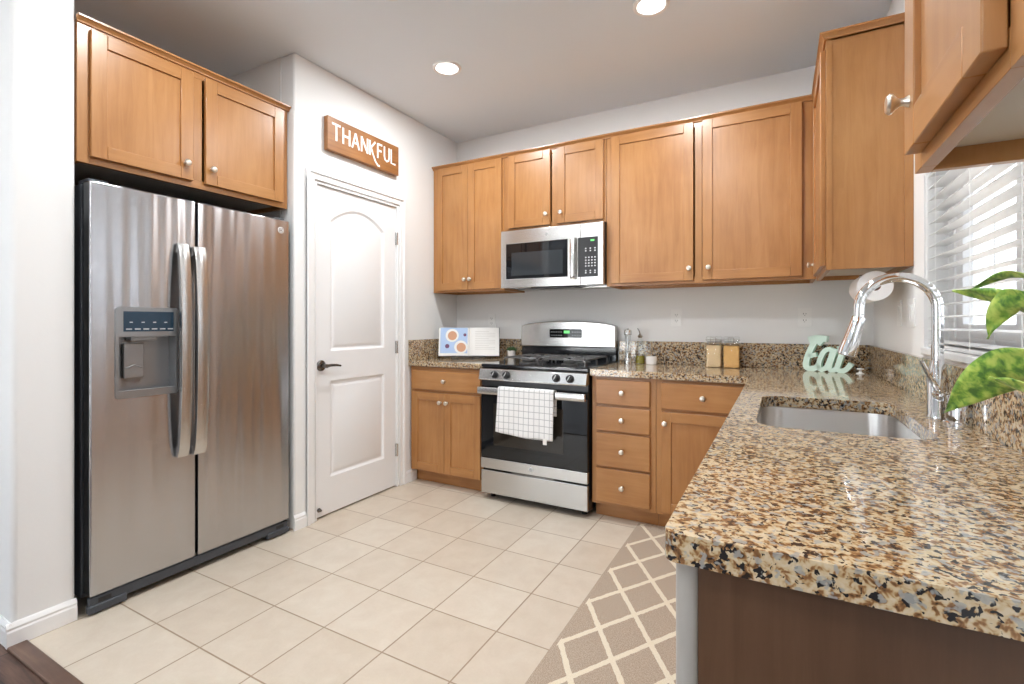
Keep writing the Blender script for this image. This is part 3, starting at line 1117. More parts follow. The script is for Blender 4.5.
# control panel, slightly raked
b = MB()
b.rings([[(x, -0.632, 0.818), (x, -0.688, 0.812), (x, -0.692, 0.82), (x, -0.676, 0.885), (x, -0.660, 0.893), (x, -0.632, 0.893)] for x in (RX0, RX1)])
cp = b.build('control_panel', 'steel', c, bev=0.002)
for x in (0.787, 0.878, 1.232, 1.324):
    b = MB()
    d = Vector((0, -0.97, 0.22)).normalized()
    p = Vector((x, -0.6835, 0.851))
    b.lathe(p, d, [(0.0255, 0.0), (0.0255, 0.006), (0.021, 0.008), (0.0195, 0.026), (0.017, 0.03), (0.001, 0.03)], 20)
    b.T = None
    kb = b.build('burner_knob', 'black_plastic', cp)
    b = MB()
    q = p + d * 0.03
    a = 0.5
    ux_, uz_ = Vector((math.sin(a), 0, math.cos(a))), d
    b.tube([q - ux_ * 0.0165, q + ux_ * 0.0165], 0.0035, 6)
    b.build('pointer', 'label_grey', kb)
b = MB()
b.box(RX0 + 0.004, RX1 - 0.004, -0.655, -0.630, 0.774, 0.817)
b.build('vent_strip', 'black_plastic', c)
b = MB(face_s(-0.63))
b.box(RX0 + 0.001, RX1 - 0.001, 0, 0.03, 0.285, 0.772)
od = b.build('oven_door', 'black_glass', c, bev=0.003)
b = MB(face_s(-0.63))
b.box(RX0 + 0.001, RX1 - 0.001, 0, 0.033, 0.214, 0.283)
b.build('door_band', 'steel', od, bev=0.002)
b = MB(face_s(-0.63))
b.plate(rect(RX0 + 0.1, RX1 - 0.16, 0.375, 0.655), [], 0.0305, 0.0312)
b.build('door_window', 'oven_window', od)
b = MB(face_s(-0.63))
b.rings([[(u, 0.062, 0.722), (u, 0.078, 0.72), (u, 0.083, 0.728), (u, 0.083, 0.76), (u, 0.078, 0.768), (u, 0.062, 0.766)] for u in (RX0 + 0.002, RX1 - 0.002)])
b.box(RX0 + 0.012, RX0 + 0.04, 0.028, 0.064, 0.728, 0.76)
b.box(RX1 - 0.04, RX1 - 0.012, 0.028, 0.064, 0.728, 0.76)
b.build('oven_handle', 'steel', od, bev=0.002)
badge(od, face_s(-0.63), 1.045, 0.249, 0.014, 0.033)
b = MB(face_s(-0.63))
b.box(RX0 + 0.002, RX1 - 0.002, 0, 0.03, 0.045, 0.2)
b.box(RX0 + 0.23, RX1 - 0.23, 0, 0.022, 0.2, 0.207)
b.build('storage_drawer', 'steel', c, bev=0.004)
# backguard
b = MB(face_s(-0.012))
arc = [(RX1, 1.015)] + [(RX1 - 0.004 - (RX1 - RX0 - 0.008) * k / 20, 1.175 + 0.036 * math.sin(PI * k / 20) ** 0.7) for k in range(21)] + [(RX0, 1.015)]
b.plate(arc, [], 0.0, 0.065)
bg = b.build('backguard', 'steel', c, bev=0.008, seg=3)
b = MB(face_s(-0.012))
b.box(RX0 + 0.004, RX1 - 0.004, 0, 0.05, 0.919, 1.014)
b.box(RX0 + 0.03, RX1 - 0.03, 0.05, 0.053, 0.93, 1.0)
b.build('backguard_base', 'black_enamel', bg, bev=0.004)
b = MB(face_s(-0.077))
b.plate(rrect(0.912, 1.172, 1.085, 1.15, 0.006, 3), [], -0.001, 0.002)
dp = b.build('clock_panel', 'black_glass', bg)
b = MB(face_s(-0.079))
b.box(1.03, 1.075, 0, 0.0008, 1.118, 1.138)
b.build('clock_display', 'display_green', dp)
for q in (0.926, 0.945, 0.965, 0.985, 1.005, 1.095, 1.115, 1.135, 1.152):
    for z in (1.1, 1.125):
        MB(face_s(-0.079)).box(q, q + 0.008, 0, 0.0006, z, z + 0.005).build('button_mark', 'label_grey', dp)
# burners and grates
for bx, by, r in ((0.9175, -0.4475, 0.046), (0.9175, -0.2225, 0.036), (1.225, -0.4475, 0.04), (1.225, -0.2225, 0.048)):
    b = MB()
    b.lathe((bx, by, 0.918), (0, 0, 1), [(r + 0.016, 0), (r + 0.014, 0.006), (r * 0.8, 0.008), (r * 0.8, 0.014), (r, 0.016), (r, 0.023), (r * 0.85, 0.026), (0.001, 0.026)], 22)
    b.build('burner', 'cast_iron', c)
for gx0, gx1 in ((0.79, 1.045), (1.075, 1.375)):
    b = MB()
    r = 0.0058
    zt = 0.958
    y0, y1 = -0.56, -0.11
    ym = (y0 + y1) / 2
    xm = (gx0 + gx1) / 2
    def bar(p, q):
        b.tube([p, q], r, 8)
    def arch_bar(x0, x1, y0_, y1_):
        P0, P1 = Vector((x0, y0_, 0)), Vector((x1, y1_, 0))
        pts = [(x0, y0_, 0.92), (x0, y0_, 0.945)]
        for t in (0.06, 0.5, 0.94):
            q = P0.lerp(P1, t)
            pts.append((q.x, q.y, zt))
        pts += [(x1, y1_, 0.945), (x1, y1_, 0.92)]
        b.tube(pts, r, 8)
    for y in (y0, ym, y1):
        arch_bar(gx0, gx1, y, y)
    for x in (gx0, gx1):
        arch_bar(x, x, y0, y1)
    for yc in ((y0 + ym) / 2, (y1 + ym) / 2):
        bar((gx0, yc, zt), (xm - 0.03, yc, zt))
        bar((xm + 0.03, yc, zt), (gx1, yc, zt))
        bar((xm, yc - 0.112, zt), (xm, yc - 0.035, zt))
        bar((xm, yc + 0.035, zt), (xm, yc + 0.112, zt))
    b.build('grate', 'cast_iron', c)

# ------------------------------------------------------------------ towel on the oven handle
def towel():
    b = MB()
    nx, nz = 24, 22
    path = []
    zt = 0.7785
    for k in range(nz):                     # front drop
        path.append((-0.7255, 0.47 + (zt - 0.01 - 0.47) * k / (nz - 1)))
    for k in range(1, 8):
        t = PI * k / 8
        path.append((-0.7025 - 0.0235 * math.cos(t), zt - 0.008 + 0.009 * math.sin(t)))
    for k in range(10):
        path.append((-0.6765, zt - 0.012 - 0.155 * k / 9))
    rows = []
    for j, (y, z) in enumerate(path):
        row = []
        for i in range(nx + 1):
            s = i / nx
            x = 0.835 + 0.396 * s
            dn = max(0, (0.768 - z)) / 0.3
            if j < nz:
                yy = y - 0.005 * dn * (1 + math.sin(s * 13 + 1)) - 0.004 * dn
                x2 = x + (s - 0.5) * 0.012 * dn - 0.006 * dn
                zz = z + (0.022 * (s - 0.5) ** 2 * 2 - 0.02 * (s - 0.35)) * dn
            else:
                yy, x2, zz = y, x, z
            row.append((x2, yy, zz))
        rows.append(row)
    b.rings(rows, False, False)
    return b
t = towel().build('dish_towel', 'check_cloth', solid=0.003, smooth=60)
tag(t, 'white dish towel with a thin dark grid hung over the oven handle', 'towel')
b = MB()
b.box(1.165, 1.19, -0.738, -0.735, 0.441, 0.478)
b.build('hanging_tag', 'sign_white', t)

# ------------------------------------------------------------------ microwave
MX0, MX1, MZ0, MZ1 = 0.664, 1.438, 1.448, 1.866
c = thing('microwave', (1.05, -0.19, MZ0), 'stainless over-the-range microwave under the short cabinet', 'microwave')
b = MB()
b.box(MX0, MX1, -0.362, -0.003, MZ0 + 0.006, MZ1)
b.build('body', 'black_plastic', c, bev=0.002)
T = face_s(-0.362)
b = MB(T)
b.plate(rect(MX0, 1.279, MZ0, MZ1 - 0.004), [rect(0.708, 1.187, 1.512, 1.765)], 0, 0.03)
md = b.build('door', 'steel', c, bev=0.003)
b = MB(T)
b.box(0.706, 1.189, 0.001, 0.026, 1.510, 1.767)
b.build('door_glass', 'black_glass', md)
b = MB(T)
b.box(0.752, 1.15, 0.0255, 0.0268, 1.535, 1.7)
b.build('door_window', 'microwave_window', md)
b = MB(T)
b.plate(rect(1.281, MX1, MZ0, MZ1 - 0.004), [rect(1.2815 + 0.0, 1.402, 1.503, 1.768)] if False else [], 0, 0.029)
b.build('side_frame', 'steel', c, bev=0.003)
b = MB(T)
b.box(1.262, 1.402, 0.028, 0.0315, 1.503, 1.767)
kp = b.build('keypad', 'black_plastic', c, bev=0.001)
b = MB(T)
b.box(1.352, 1.378, 0.0315, 0.0322, 1.738, 1.75)
b.build('clock_display', 'display_green', kp)
for r_, z in enumerate((1.688, 1.672, 1.628, 1.609, 1.59, 1.571, 1.54, 1.526)):
    for k in range(4 if 2 <= r_ <= 5 else 3):
        n = 4 if 2 <= r_ <= 5 else 3
        q = 1.318 + 0.064 * k / (n - 1)
        MB(T).box(q - 0.004, q + 0.005, 0.0315, 0.0321, z, z + 0.007).build('key_mark', 'label_white', kp)
bow_handle(md, face_s(-0.392), 1.214, 1.248, 1.488, 1.772, 0.04, 0.014, 'steel_smooth')
badge(md, face_s(-0.362), 1.03, 1.812, 0.013, 0.03)
b = MB()
b.box(0.9, 1.21, -0.372, -0.2, MZ0 - 0.006, MZ0 + 0.006)
b.build('vent', 'black_plastic', c, bev=0.002)
b = MB()
b.box(MX0 + 0.03, MX1 - 0.03, -0.19, -0.03, MZ0 - 0.002, MZ0 + 0.006)
b.build('grease_filter', 'steel', c)

# ------------------------------------------------------------------ blinds
c = thing('window_blind', (W + 0.045, -1.745, WZ0), 'white horizontal slat blind hanging in the window over the sink', 'blind')
BX = W + 0.036
b = MB()
nsl = 22
z = WZ0 + 0.03
tilt = math.radians(4)
while z < WZ1 - 0.07:
    hw = 0.0245
    rings = []
    for y in (WY0 + 0.012, WY1 - 0.01):
        pr = []
        for k in range(7):
            q = -1 + 2 * k / 6
            pr.append((BX + hw * q * math.cos(tilt), y, z + hw * q * math.sin(tilt) + 0.003 * (1 - q * q)))
        for k in range(6, -1, -1):
            q = -1 + 2 * k / 6
            pr.append((BX + hw * q * math.cos(tilt), y, z + hw * q * math.sin(tilt) + 0.003 * (1 - q * q) - 0.0026))
        rings.append(pr)
    b.rings(rings)
    z += 0.0435
b.build('slats', 'blind_white', c)
MB().box(BX - 0.026, BX + 0.026, WY0 + 0.01, WY1 - 0.008, WZ0 + 0.004, WZ0 + 0.017).build('bottom_rail', 'blind_white', c, bev=0.003)
MB().box(BX - 0.03, BX + 0.03, WY0 + 0.006, WY1 - 0.006, WZ1 - 0.06, WZ1 - 0.001).build('headrail', 'blind_white', c, bev=0.003)
for y in (-1.24, -1.60, -1.95, -2.25):
    for x in (BX - 0.0265, BX + 0.0265):
        MB().tube([(x, y, WZ0 + 0.01), (x, y, WZ1 - 0.05)], 0.0011, 6).build('ladder_cord', 'white_plastic', c)
b = MB()
b.tube([(BX - 0.034, -1.165, 1.36), (BX - 0.034, -1.165, WZ1 - 0.05)], 0.0035, 6)
b.lathe((BX - 0.034, -1.165, 1.74), (0, 0, 1), [(0.006, 0), (0.009, 0.005), (0.009, 0.03), (0.005, 0.04)], 10)
b.build('tilt_wand', 'white_plastic', c)

# ------------------------------------------------------------------ wall plates
def outlet(x, y, z, T, label, grp='white wall outlets'):
    p = T(x, 0, z)
    c = thing('wall_outlet', p, label, 'outlet', grp)
    b = MB(T)
    b.plate(rrect(x - 0.036, x + 0.036, z - 0.058, z + 0.058, 0.004, 3), [], 0.0004, 0.006)
    b.build('cover_plate', 'white_plastic', c, bev=0.0015)
    for dz in (-0.02, 0.02):
        b = MB(T)
        b.plate(rrect(x - 0.017, x + 0.017, z + dz - 0.014, z + dz + 0.014, 0.006, 4), [], 0.006, 0.0075)
        r = b.build('receptacle', 'white_plastic', c)
        b = MB(T)
        b.box(x - 0.008, x - 0.0055, 0.0074, 0.0079, z + dz - 0.002, z + dz + 0.007)
        b.box(x + 0.0055, x + 0.008, 0.0074, 0.0079, z + dz - 0.002, z + dz + 0.006)
        b.cyl(T(x, 0.0074, z + dz - 0.0075), T(x, 0.0079, z + dz - 0.0075), 0.0025, seg=8) if False else b.box(x - 0.002, x + 0.002, 0.0074, 0.0079, z + dz - 0.0095, z + dz - 0.006)
        b.build('slot', 'dark_slot', r)


SB = face_s(0)
outlet(0.353, 0, 1.213, SB, 'wall outlet half hidden behind the open cookbook, left of the stove')
outlet(1.83, 0, 1.23, SB, 'wall outlet above the counter between the stove and the glass jars')
outlet(2.585, 0, 1.23, SB, 'wall outlet above the mint green letters')


def switch(u, z, T, label, n=1):
    c = thing('light_switch', T(u, 0, z), label, 'switch', 'white rocker switches')
    b = MB(T)
    hw = 0.036 + 0.023 * (n - 1)
    b.plate(rrect(u - hw, u + hw, z - 0.058, z + 0.058, 0.004, 3), [], 0.0004, 0.006)
    b.build('cover_plate', 'white_plastic', c, bev=0.0015)
    for k in range(n):
        q = u + (k - (n - 1) / 2) * 0.046
        b = MB(T)
        b.rings([[(q - 0.016, 0.005, zz), (q - 0.016, o, zz), (q + 0.016, o, zz), (q + 0.016, 0.005, zz)] for zz, o in ((z - 0.033, 0.0075), (z, 0.0085), (z + 0.033, 0.012))])
        b.build('rocker', 'white_plastic', c, smooth=0)


WR = face_w(W)
switch(-0.72, 1.237, WR, 'single switch plate on the right wall, the one farther from the window')
switch(-0.94, 1.237, WR, 'double switch plate on the right wall next to the window', 2)
switch(-0.185, 1.165, lambda u, o, z: (u, -2.79 - o, z), 'light switch cut off at the left edge of the photo')

# ------------------------------------------------------------------ ceiling fixtures
def downlight(x, y, label, power=None):
    c = thing('recessed_light', (x, y, H), label, 'ceiling light', 'recessed ceiling lights')
    b = MB()
    b.lathe((x, y, H), (0, 0, -1), [(0.088, 0.0), (0.088, 0.004), (0.080, 0.008), (0.068, 0.006), (0.066, 0.002)], 32, cap=False)
    b.build('trim_ring', 'lamp_trim', c)
    b = MB()
    b.lathe((x, y, H), (0, 0, -1), [(0.067, 0.0005), (0.067, 0.004), (0.05, 0.006), (0.001, 0.007)], 32)
    b.build('lens', 'lamp_lens', c)
    a = area('downlight_glow', (x, y, H - 0.012), (0, 0, 0), 0.13, 0.13, power or DOWNLIGHT_W, (0.95, 0.985, 1.0), shape='DISK')
    a.parent = c
    a.location = (0, 0, -0.012)
    return c


downlight(0.666, -1.052, 'recessed ceiling light nearer the pantry door, left of the two')
downlight(1.898, -1.052, 'recessed ceiling light at the top edge above the wide cabinet, right of the two')
for x in (0.666, 1.898):  # unseen pair added to brighten the near half
    downlight(x, -2.35, 'added recessed fill light, unseen above the near half of the kitchen', 12.0)
for x in (0.35, 1.9):  # unseen fill lights added for the back wall and under the cabinets
    for y in (-4.1, -5.7):
        downlight(x, y, 'added recessed fill light, unseen in the dining area behind the camera', 11.0)
b = MB()
b.lathe((0.86, -1.765, H), (0, 0, -1), [(0.065, 0), (0.065, 0.012), (0.058, 0.026), (0.03, 0.034), (0.001, 0.035)], 28)
tag(b.build('smoke_detector', 'white_plastic'), 'white smoke detector just touching the top edge of the photo', 'smoke detector')

# ------------------------------------------------------------------ THANKFUL sign
c = thing('wall_sign', (0.02, -1.095, 2.36), 'wooden plank sign reading THANKFUL above the pantry door', 'sign')
b = MB(face_e(0.001))
b.box(-1.411, -0.779, 0, 0.034, 2.258, 2.464)
b.build('plank', 'sign_wood', c, bev=0.002)
letters = {
    'T': ([[(0, 1), (0.8, 1)], [(0.4, 1), (0.4, 0)]], 0.8),
    'H': ([[(0, 1.02), (0, 0)], [(0.62, 1.02), (0.62, 0)], [(0, 0.52), (0.62, 0.52)]], 0.62),
    'A': ([[(0, 0), (0.36, 1)], [(0.36, 1), (0.72, 0)], [(0.14, 0.36), (0.58, 0.36)]], 0.72),
    'N': ([[(0, 0), (0, 1)], [(0, 1), (0.64, 0)], [(0.64, 0), (0.64, 1)]], 0.64),
    'K': ([[(0, 1), (0, 0)], [(0.6, 1), (0.0, 0.42)], [(0.12, 0.52), (0.36, 0.1), (0.6, -0.28), (0.9, -0.52), (1.12, -0.5)]], 0.62),
    'F': ([[(0, 1), (0, 0)], [(0, 0.97), (0.52, 0.97)], [(0, 0.54), (0.44, 0.54)]], 0.52),
    'U': ([[(0, 1), (0, 0.3), (0.08, 0.1), (0.28, 0.01), (0.48, 0.1), (0.56, 0.3), (0.56, 1)]], 0.56),
    'L': ([[(0, 1), (0, 0.02), (0.52, 0.02)]], 0.52),
}
word = 'THANKFUL'
gap = 0.26
tot = sum(letters[ch][1] for ch in word) + gap * 7
LW = 0.565
s = LW / tot
hgt = 0.1
u = -1.378
for i, ch in enumerate(word):
    st, wd = letters[ch]
    b = MB(face_e(0.035))
    for k, pl in enumerate(st):
        b.stroke([(u + p[0] * s, 2.326 + (p[1]) * hgt) for p in pl], 0.0135, -0.0004, 0.0012 + 0.0002 * k)
    u += (wd + gap) * s
    b.build('letter', 'sign_white', c, smooth=0)

# ------------------------------------------------------------------ Eat letters
th = math.radians(17)
ex, ey = 2.585, -0.135
def T_eat(u, o, z):
    # o grows toward the viewer
    return (ex + u * math.cos(th) - o * math.sin(th), ey - u * math.sin(th) - o * math.cos(th), z)
c = thing('letter_sign', (2.68, -0.15, CT1), 'mint green freestanding letters spelling Eat on the counter', 'letter sign')
Z0 = CT1
D = 0.042
def sp2(pts, n=6):
    return [(p.x, p.y) for p in spline([(a, bb, 0) for a, bb in pts], n)]
b = MB(T_eat)
b.stroke(sp2([(0.082, 1.074), (0.06, 1.090), (0.042, 1.080), (0.024, 1.04), (0.008, 0.995), (0.0, 0.955), (0.006, 0.934), (0.028, 0.928), (0.052, 0.936), (0.066, 0.952)]), 0.0317, -D, 0)
b.stroke(sp2([(0.012, 1.0), (0.032, 1.006), (0.054, 1.012)]), 0.0256, -D, 0)
b.stroke(sp2([(0.015, 1.098), (0.06, 1.108), (0.108, 1.102)]), 0.0342, -D, 0.001)
b.build('letter_e', 'mint_paint', c, bev=0.002)
b = MB(T_eat)
b.stroke(sp2([(0.135, 1.036), (0.115, 1.045), (0.092, 1.03), (0.074, 0.99), (0.066, 0.955), (0.07, 0.931), (0.088, 0.928), (0.106, 0.945), (0.122, 0.985), (0.134, 1.03)]), 0.0256, -D, 0)
b.stroke(sp2([(0.148, 1.046), (0.134, 1.0), (0.121, 0.955), (0.122, 0.930), (0.138, 0.925), (0.155, 0.94)]), 0.0256, -D, 0.0008)
b.build('letter_a', 'mint_paint', c, bev=0.002)
b = MB(T_eat)
b.stroke(sp2([(0.197, 1.085), (0.182, 1.03), (0.166, 0.975), (0.157, 0.94), (0.168, 0.926), (0.19, 0.928), (0.208, 0.945), (0.222, 0.968)]), 0.0268, -D, 0.0004)
b.stroke(sp2([(0.158, 1.05), (0.185, 1.055), (0.212, 1.052)]), 0.0244, -D, 0.0012)
b.build('letter_t', 'mint_paint', c, bev=0.002)

# ------------------------------------------------------------------ jars
def jar(x, y, content, label, clabel):
    c = thing('glass_jar', (x, y, CT1), label, 'jar', 'glass storage jars')
    hw = 0.047
    b = MB()
    def R_(d, z, r=0.012):
        return [(u, v_, z) for u, v_ in rrect(x - d, x + d, y - d, y + d, r, 4)]
    b.rings([R_(hw - 0.004, CT1 + 0.0005), R_(hw, CT1 + 0.006), R_(hw, CT1 + 0.145), R_(hw - 0.006, CT1 + 0.155), R_(hw - 0.012, CT1 + 0.160)], True, False)
    b.build('jar_body', 'clear_glass', c)
    b = MB()
    b.rings([R_(hw - 0.006, CT1 + 0.166), R_(hw - 0.002, CT1 + 0.170), R_(hw - 0.002, CT1 + 0.192), R_(hw - 0.008, CT1 + 0.196)])
    b.build('lid', 'clear_glass', c)
    b = MB()
    b.rings([R_(hw - 0.010, CT1 + 0.160), R_(hw - 0.006, CT1 + 0.161), R_(hw - 0.006, CT1 + 0.165), R_(hw - 0.010, CT1 + 0.166)])
    b.build('seal', 'gasket', c)
    b = MB()
    d = hw + 0.002
    for zz in (CT1 + 0.155, CT1 + 0.174):
        lp = [(u, v_, zz) for u, v_ in rrect(x - d, x + d, y - d, y + d, 0.012, 3)]
        b.tube(lp + [lp[0]], 0.0013, 6)
    b.tube([(x - 0.015, y - d - 0.003, CT1 + 0.155), (x - 0.015, y - d - 0.006, CT1 + 0.19), (x + 0.015, y - d - 0.006, CT1 + 0.19), (x + 0.015, y - d - 0.003, CT1 + 0.155)], 0.0013, 6)
    b.tube([(x - 0.012, y + d, CT1 + 0.155), (x - 0.012, y + d, CT1 + 0.18), (x + 0.012, y + d, CT1 + 0.18), (x + 0.012, y + d, CT1 + 0.155)], 0.0013, 6)
    b.build('wire_clasp', 'steel_smooth', c)
    # contents
    b = MB()
    rnd = random.Random(int(x * 1000))
    q = hw - 0.006
    b.rings([[(u, v_, z) for u, v_ in rrect(x - q + 0.004, x + q - 0.004, y - q + 0.004, y + q - 0.004, 0.008, 3)] for z in (CT1 + 0.004, CT1 + 0.132)])
    for k in range(520):
        side = rnd.random()
        a, z = rnd.uniform(-q, q), CT1 + 0.006 + rnd.random() * 0.127
        if side < 0.4:
            p = Vector((x + a, y - q + 0.003, z))
        elif side < 0.6:
            p = Vector((x - q + 0.003, y + a, z))
        elif side < 0.8:
            p = Vector((x + q - 0.003, y + a, z))
        else:
            p = Vector((x + a * 0.95, y + rnd.uniform(-q, q) * 0.95, CT1 + 0.133))
        d = Vector((rnd.uniform(-1, 1), rnd.uniform(-0.3, 0.3), rnd.uniform(-1, 1))).normalized() * 0.0055
        b.tube([p - d, p, p + d], 0.0028, 5)
    o = b.build(content[0], content[1])
    tag(o, clabel, 'dry food', None, 'stuff')


jar(2.084, -0.125, ('rolled_oats', 'oats'), 'clip-top glass jar of pale cream grains, left of the two jars', 'pale cream grains filling the left glass jar')
jar(2.187, -0.135, ('dry_pasta', 'pasta'), 'clip-top glass jar of golden pasta, right of the two jars', 'golden dry pasta pieces filling the right glass jar')

# ------------------------------------------------------------------ mill, oil, ramekin
c = thing('pepper_mill', (1.536, -0.155, CT1), 'tall slim clear and steel pepper mill beside the stove', 'pepper mill')
b = MB()
b.lathe((1.536, -0.155, CT1), (0, 0, 1), [(0.026, 0), (0.026, 0.03), (0.024, 0.036), (0.022, 0.04), (0.001, 0.041)], 24)
b.build('base', 'steel_smooth', c)
b = MB()
b.lathe((1.536, -0.155, CT1), (0, 0, 1), [(0.022, 0.041), (0.0225, 0.06), (0.019, 0.12), (0.0175, 0.16), (0.02, 0.195), (0.022, 0.2)], 24)
b.build('tube', 'acrylic', c)
b = MB()
b.cyl((1.536, -0.155, CT1 + 0.041), (1.536, -0.155, CT1 + 0.2), 0.004)
b.cyl((1.536, -0.155, CT1 + 0.041), (1.536, -0.155, CT1 + 0.075), 0.016)
b.build('shaft', 'steel_smooth', c)
b = MB()
b.lathe((1.536, -0.155, CT1), (0, 0, 1), [(0.023, 0.2005), (0.026, 0.204), (0.026, 0.226), (0.022, 0.234), (0.008, 0.238), (0.006, 0.244), (0.001, 0.246)], 24)
b.build('cap', 'steel_smooth', c)
ox, oy = 1.603, -0.088
c = thing('oil_bottle', (ox, oy, CT1), 'clear glass oil cruet with pour spout between pepper mill and white ramekin', 'bottle')
b = MB()
b.lathe((ox, oy, CT1), (0, 0, 1), [(0.028, 0), (0.031, 0.004), (0.031, 0.14), (0.027, 0.155), (0.014, 0.172), (0.013, 0.186)], 24, cap=False)
b.build('bottle_body', 'clear_glass', c)
b = MB()
b.lathe((ox, oy, CT1), (0, 0, 1), [(0.028, 0.003), (0.028, 0.055), (0.001, 0.056)], 22)
b.build('oil', 'oil_green', c)
b = MB()
b.lathe((ox, oy, CT1), (0, 0, 1), [(0.012, 0.178), (0.017, 0.188), (0.02, 0.19), (0.006, 0.205), (0.004, 0.212)], 16)
b.tube([(ox, oy, CT1 + 0.205), (ox - 0.004, oy - 0.004, CT1 + 0.225), (ox - 0.016, oy - 0.008, CT1 + 0.245)], 0.0035, 8)
b.build('pour_spout', 'steel_smooth', c)
b = MB()
b.lathe((1.685, -0.115, CT1), (0, 0, 1), [(0.032, 0), (0.035, 0.003), (0.0375, 0.05), (0.0385, 0.054), (0.0355, 0.054), (0.033, 0.012), (0.001, 0.010)], 28)
tag(b.build('ramekin', 'ceramic_white'), 'small white ramekin on the counter right of the oil cruet', 'ramekin')

# ------------------------------------------------------------------ small potted succulent left of the stove
px, py = 0.597, -0.105
c = thing('succulent_pot', (px, py, CT1), 'tiny succulent in a white pot at the back left of the stove', 'plant')
b = MB()
b.lathe((px, py, CT1), (0, 0, 1), [(0.028, 0), (0.03, 0.003), (0.034, 0.066), (0.031, 0.066), (0.030, 0.058), (0.001, 0.057)], 24)
b.build('pot', 'ceramic_white', c)
b = MB()
rnd = random.Random(3)
for k in range(34):
    a = k * 2.4
    el = 0.25 + 1.1 * (k / 34)
    d = Vector((math.cos(a) * math.cos(el), math.sin(a) * math.cos(el), math.sin(el)))
    p = Vector((px, py, CT1 + 0.056)) + d * 0.006
    q = p + d * (0.046 - 0.012 * k / 34)
    b.tube([p, p.lerp(q, 0.5), q], 0.006, 6, rads=[0.0035, 0.008, 0.001])
b.build('foliage', 'succulent', c)

# ------------------------------------------------------------------ cookbook on an acrylic stand
A = Vector((0.105, -0.40, 0))
Bq = Vector((0.525, -0.18, 0))
dirv = (Bq - A).normalized()
nv = Vector((dirv.y, -dirv.x, 0))
lean = 0.18
def T_book(u, o, z):
    # u along the spread from its left edge, z height up the leaning page, o toward the viewer
    base = A + dirv * u + nv * (o - z * lean)
    return (base.x, base.y, 0.938 + z * (1 - lean * lean / 2) + o * lean)
BWID = (Bq - A).length
c = thing('cookbook', (0.315, -0.29, 0.93), 'open cookbook with a food photo page standing left of the stove', 'book')
b = MB(T_book)
BH = 0.222
hw = BWID / 2
b.box(-0.004, hw - 0.004, -0.020, -0.017, -0.004, BH + 0.004)
b.box(hw + 0.004, BWID + 0.004, -0.020, -0.017, -0.004, BH + 0.004)
b.box(hw - 0.014, hw + 0.014, -0.022, -0.0205, -0.004, BH + 0.004)
b.build('cover', 'book_cover', c)
def leaf_block(u0, u1, flip):
    b = MB(T_book)
    n = 14
    rings = []
    for k in range(n + 1):
        t = k / n
        u = u0 + (u1 - u0) * t
        q = t if flip else 1 - t        # 0 at the spine
        o = 0.003 + 0.010 * math.sin(min(1, q * 1.15) * PI * 0.85) - (0.010 if q < 0.04 else 0)
        rings.append([(u, -0.0165, 0), (u, o, 0), (u, o, BH), (u, -0.0165, BH)])
    b.rings(rings)
    return b
lb = leaf_block(0, hw - 0.001, False).build('left_page', 'page', c, smooth=40)
lp_o = lambda u: 0.003 + 0.010 * math.sin(min(1, (1 - u / hw) * 1.15) * PI * 0.85)
def print_patch(mat_, poly_fn, lift, name):
    b = MB(T_book)
    poly_fn(b, lift)
    return b.build(name, mat_, lb, smooth=40)
def grid_rect(u0, u1, z0, z1):
    def fn(b, lift):
        n = 12
        b.rings([[(u0 + (u1 - u0) * k / n, lp_o(u0 + (u1 - u0) * k / n) + lift, z0), (u0 + (u1 - u0) * k / n, lp_o(u0 + (u1 - u0) * k / n) + lift, z1)] for k in range(n + 1)], False, False)
    return fn
def disc(cu, cz, r, r2=0.0):
    def fn(b, lift):
        seg = 24
        for ra, rb_ in ((0.0, 0.5), (0.5, 1.0)):
            rings = []
            for rr in (max(ra * r, 1e-4), rb_ * r):
                rings.append([(min(cu + rr * math.cos(2 * PI * k / seg), hw - 0.002), lp_o(min(cu + rr * math.cos(2 * PI * k / seg), hw - 0.002)) + lift, cz + rr * math.sin(2 * PI * k / seg)) for k in range(seg)])
            b.rings(rings, True, False)
    return fn
print_patch('page_blue', grid_rect(0.012, hw - 0.012, 0.02, BH - 0.001), 0.0006, 'photo_print')
print_patch('page', disc(0.105, 0.16, 0.052), 0.0012, 'plate_print')
print_patch('food', disc(0.107, 0.158, 0.036), 0.0018, 'food_print')
print_patch('page', disc(0.175, 0.068, 0.052), 0.0012, 'plate_print')
print_patch('food', disc(0.178, 0.066, 0.036), 0.0018, 'food_print')
print_patch('berry', disc(0.068, 0.075, 0.017), 0.0012, 'berry_print')
print_patch('berry', disc(0.205, 0.165, 0.012), 0.0012, 'berry_print')
rb = leaf_block(hw + 0.001, BWID, True).build('right_page', 'page', c, smooth=40)
b = MB(T_book)
rp_o = lambda u: 0.003 + 0.010 * math.sin(min(1, ((u - hw) / hw) * 1.15) * PI * 0.85) + 0.0006
for k in range(11):
    z = 0.19 - 0.014 * k
    u0, u1 = hw + 0.05, BWID - (0.03 if k % 4 else 0.08)
    b.rings([[(u0 + (u1 - u0) * i / 8, rp_o(u0 + (u1 - u0) * i / 8), z), (u0 + (u1 - u0) * i / 8, rp_o(u0 + (u1 - u0) * i / 8), z + 0.003)] for i in range(9)], False, False)
b.build('print_lines', 'text_grey', rb, smooth=0)
c = thing('book_stand', (0.315, -0.27, CT1), 'clear acrylic stand holding up the open cookbook', 'stand')
def T_std(u, o, z):
    base = A + dirv * u + nv * o
    return (base.x, base.y, z)
b = MB(T_std)
uc = hw
b.box(uc - 0.13, uc + 0.13, -0.10, 0.055, CT1 + 0.0005, CT1 + 0.005)
b.box(uc - 0.13, uc + 0.13, -0.02, 0.03, CT1 + 0.0165, CT1 + 0.0195)
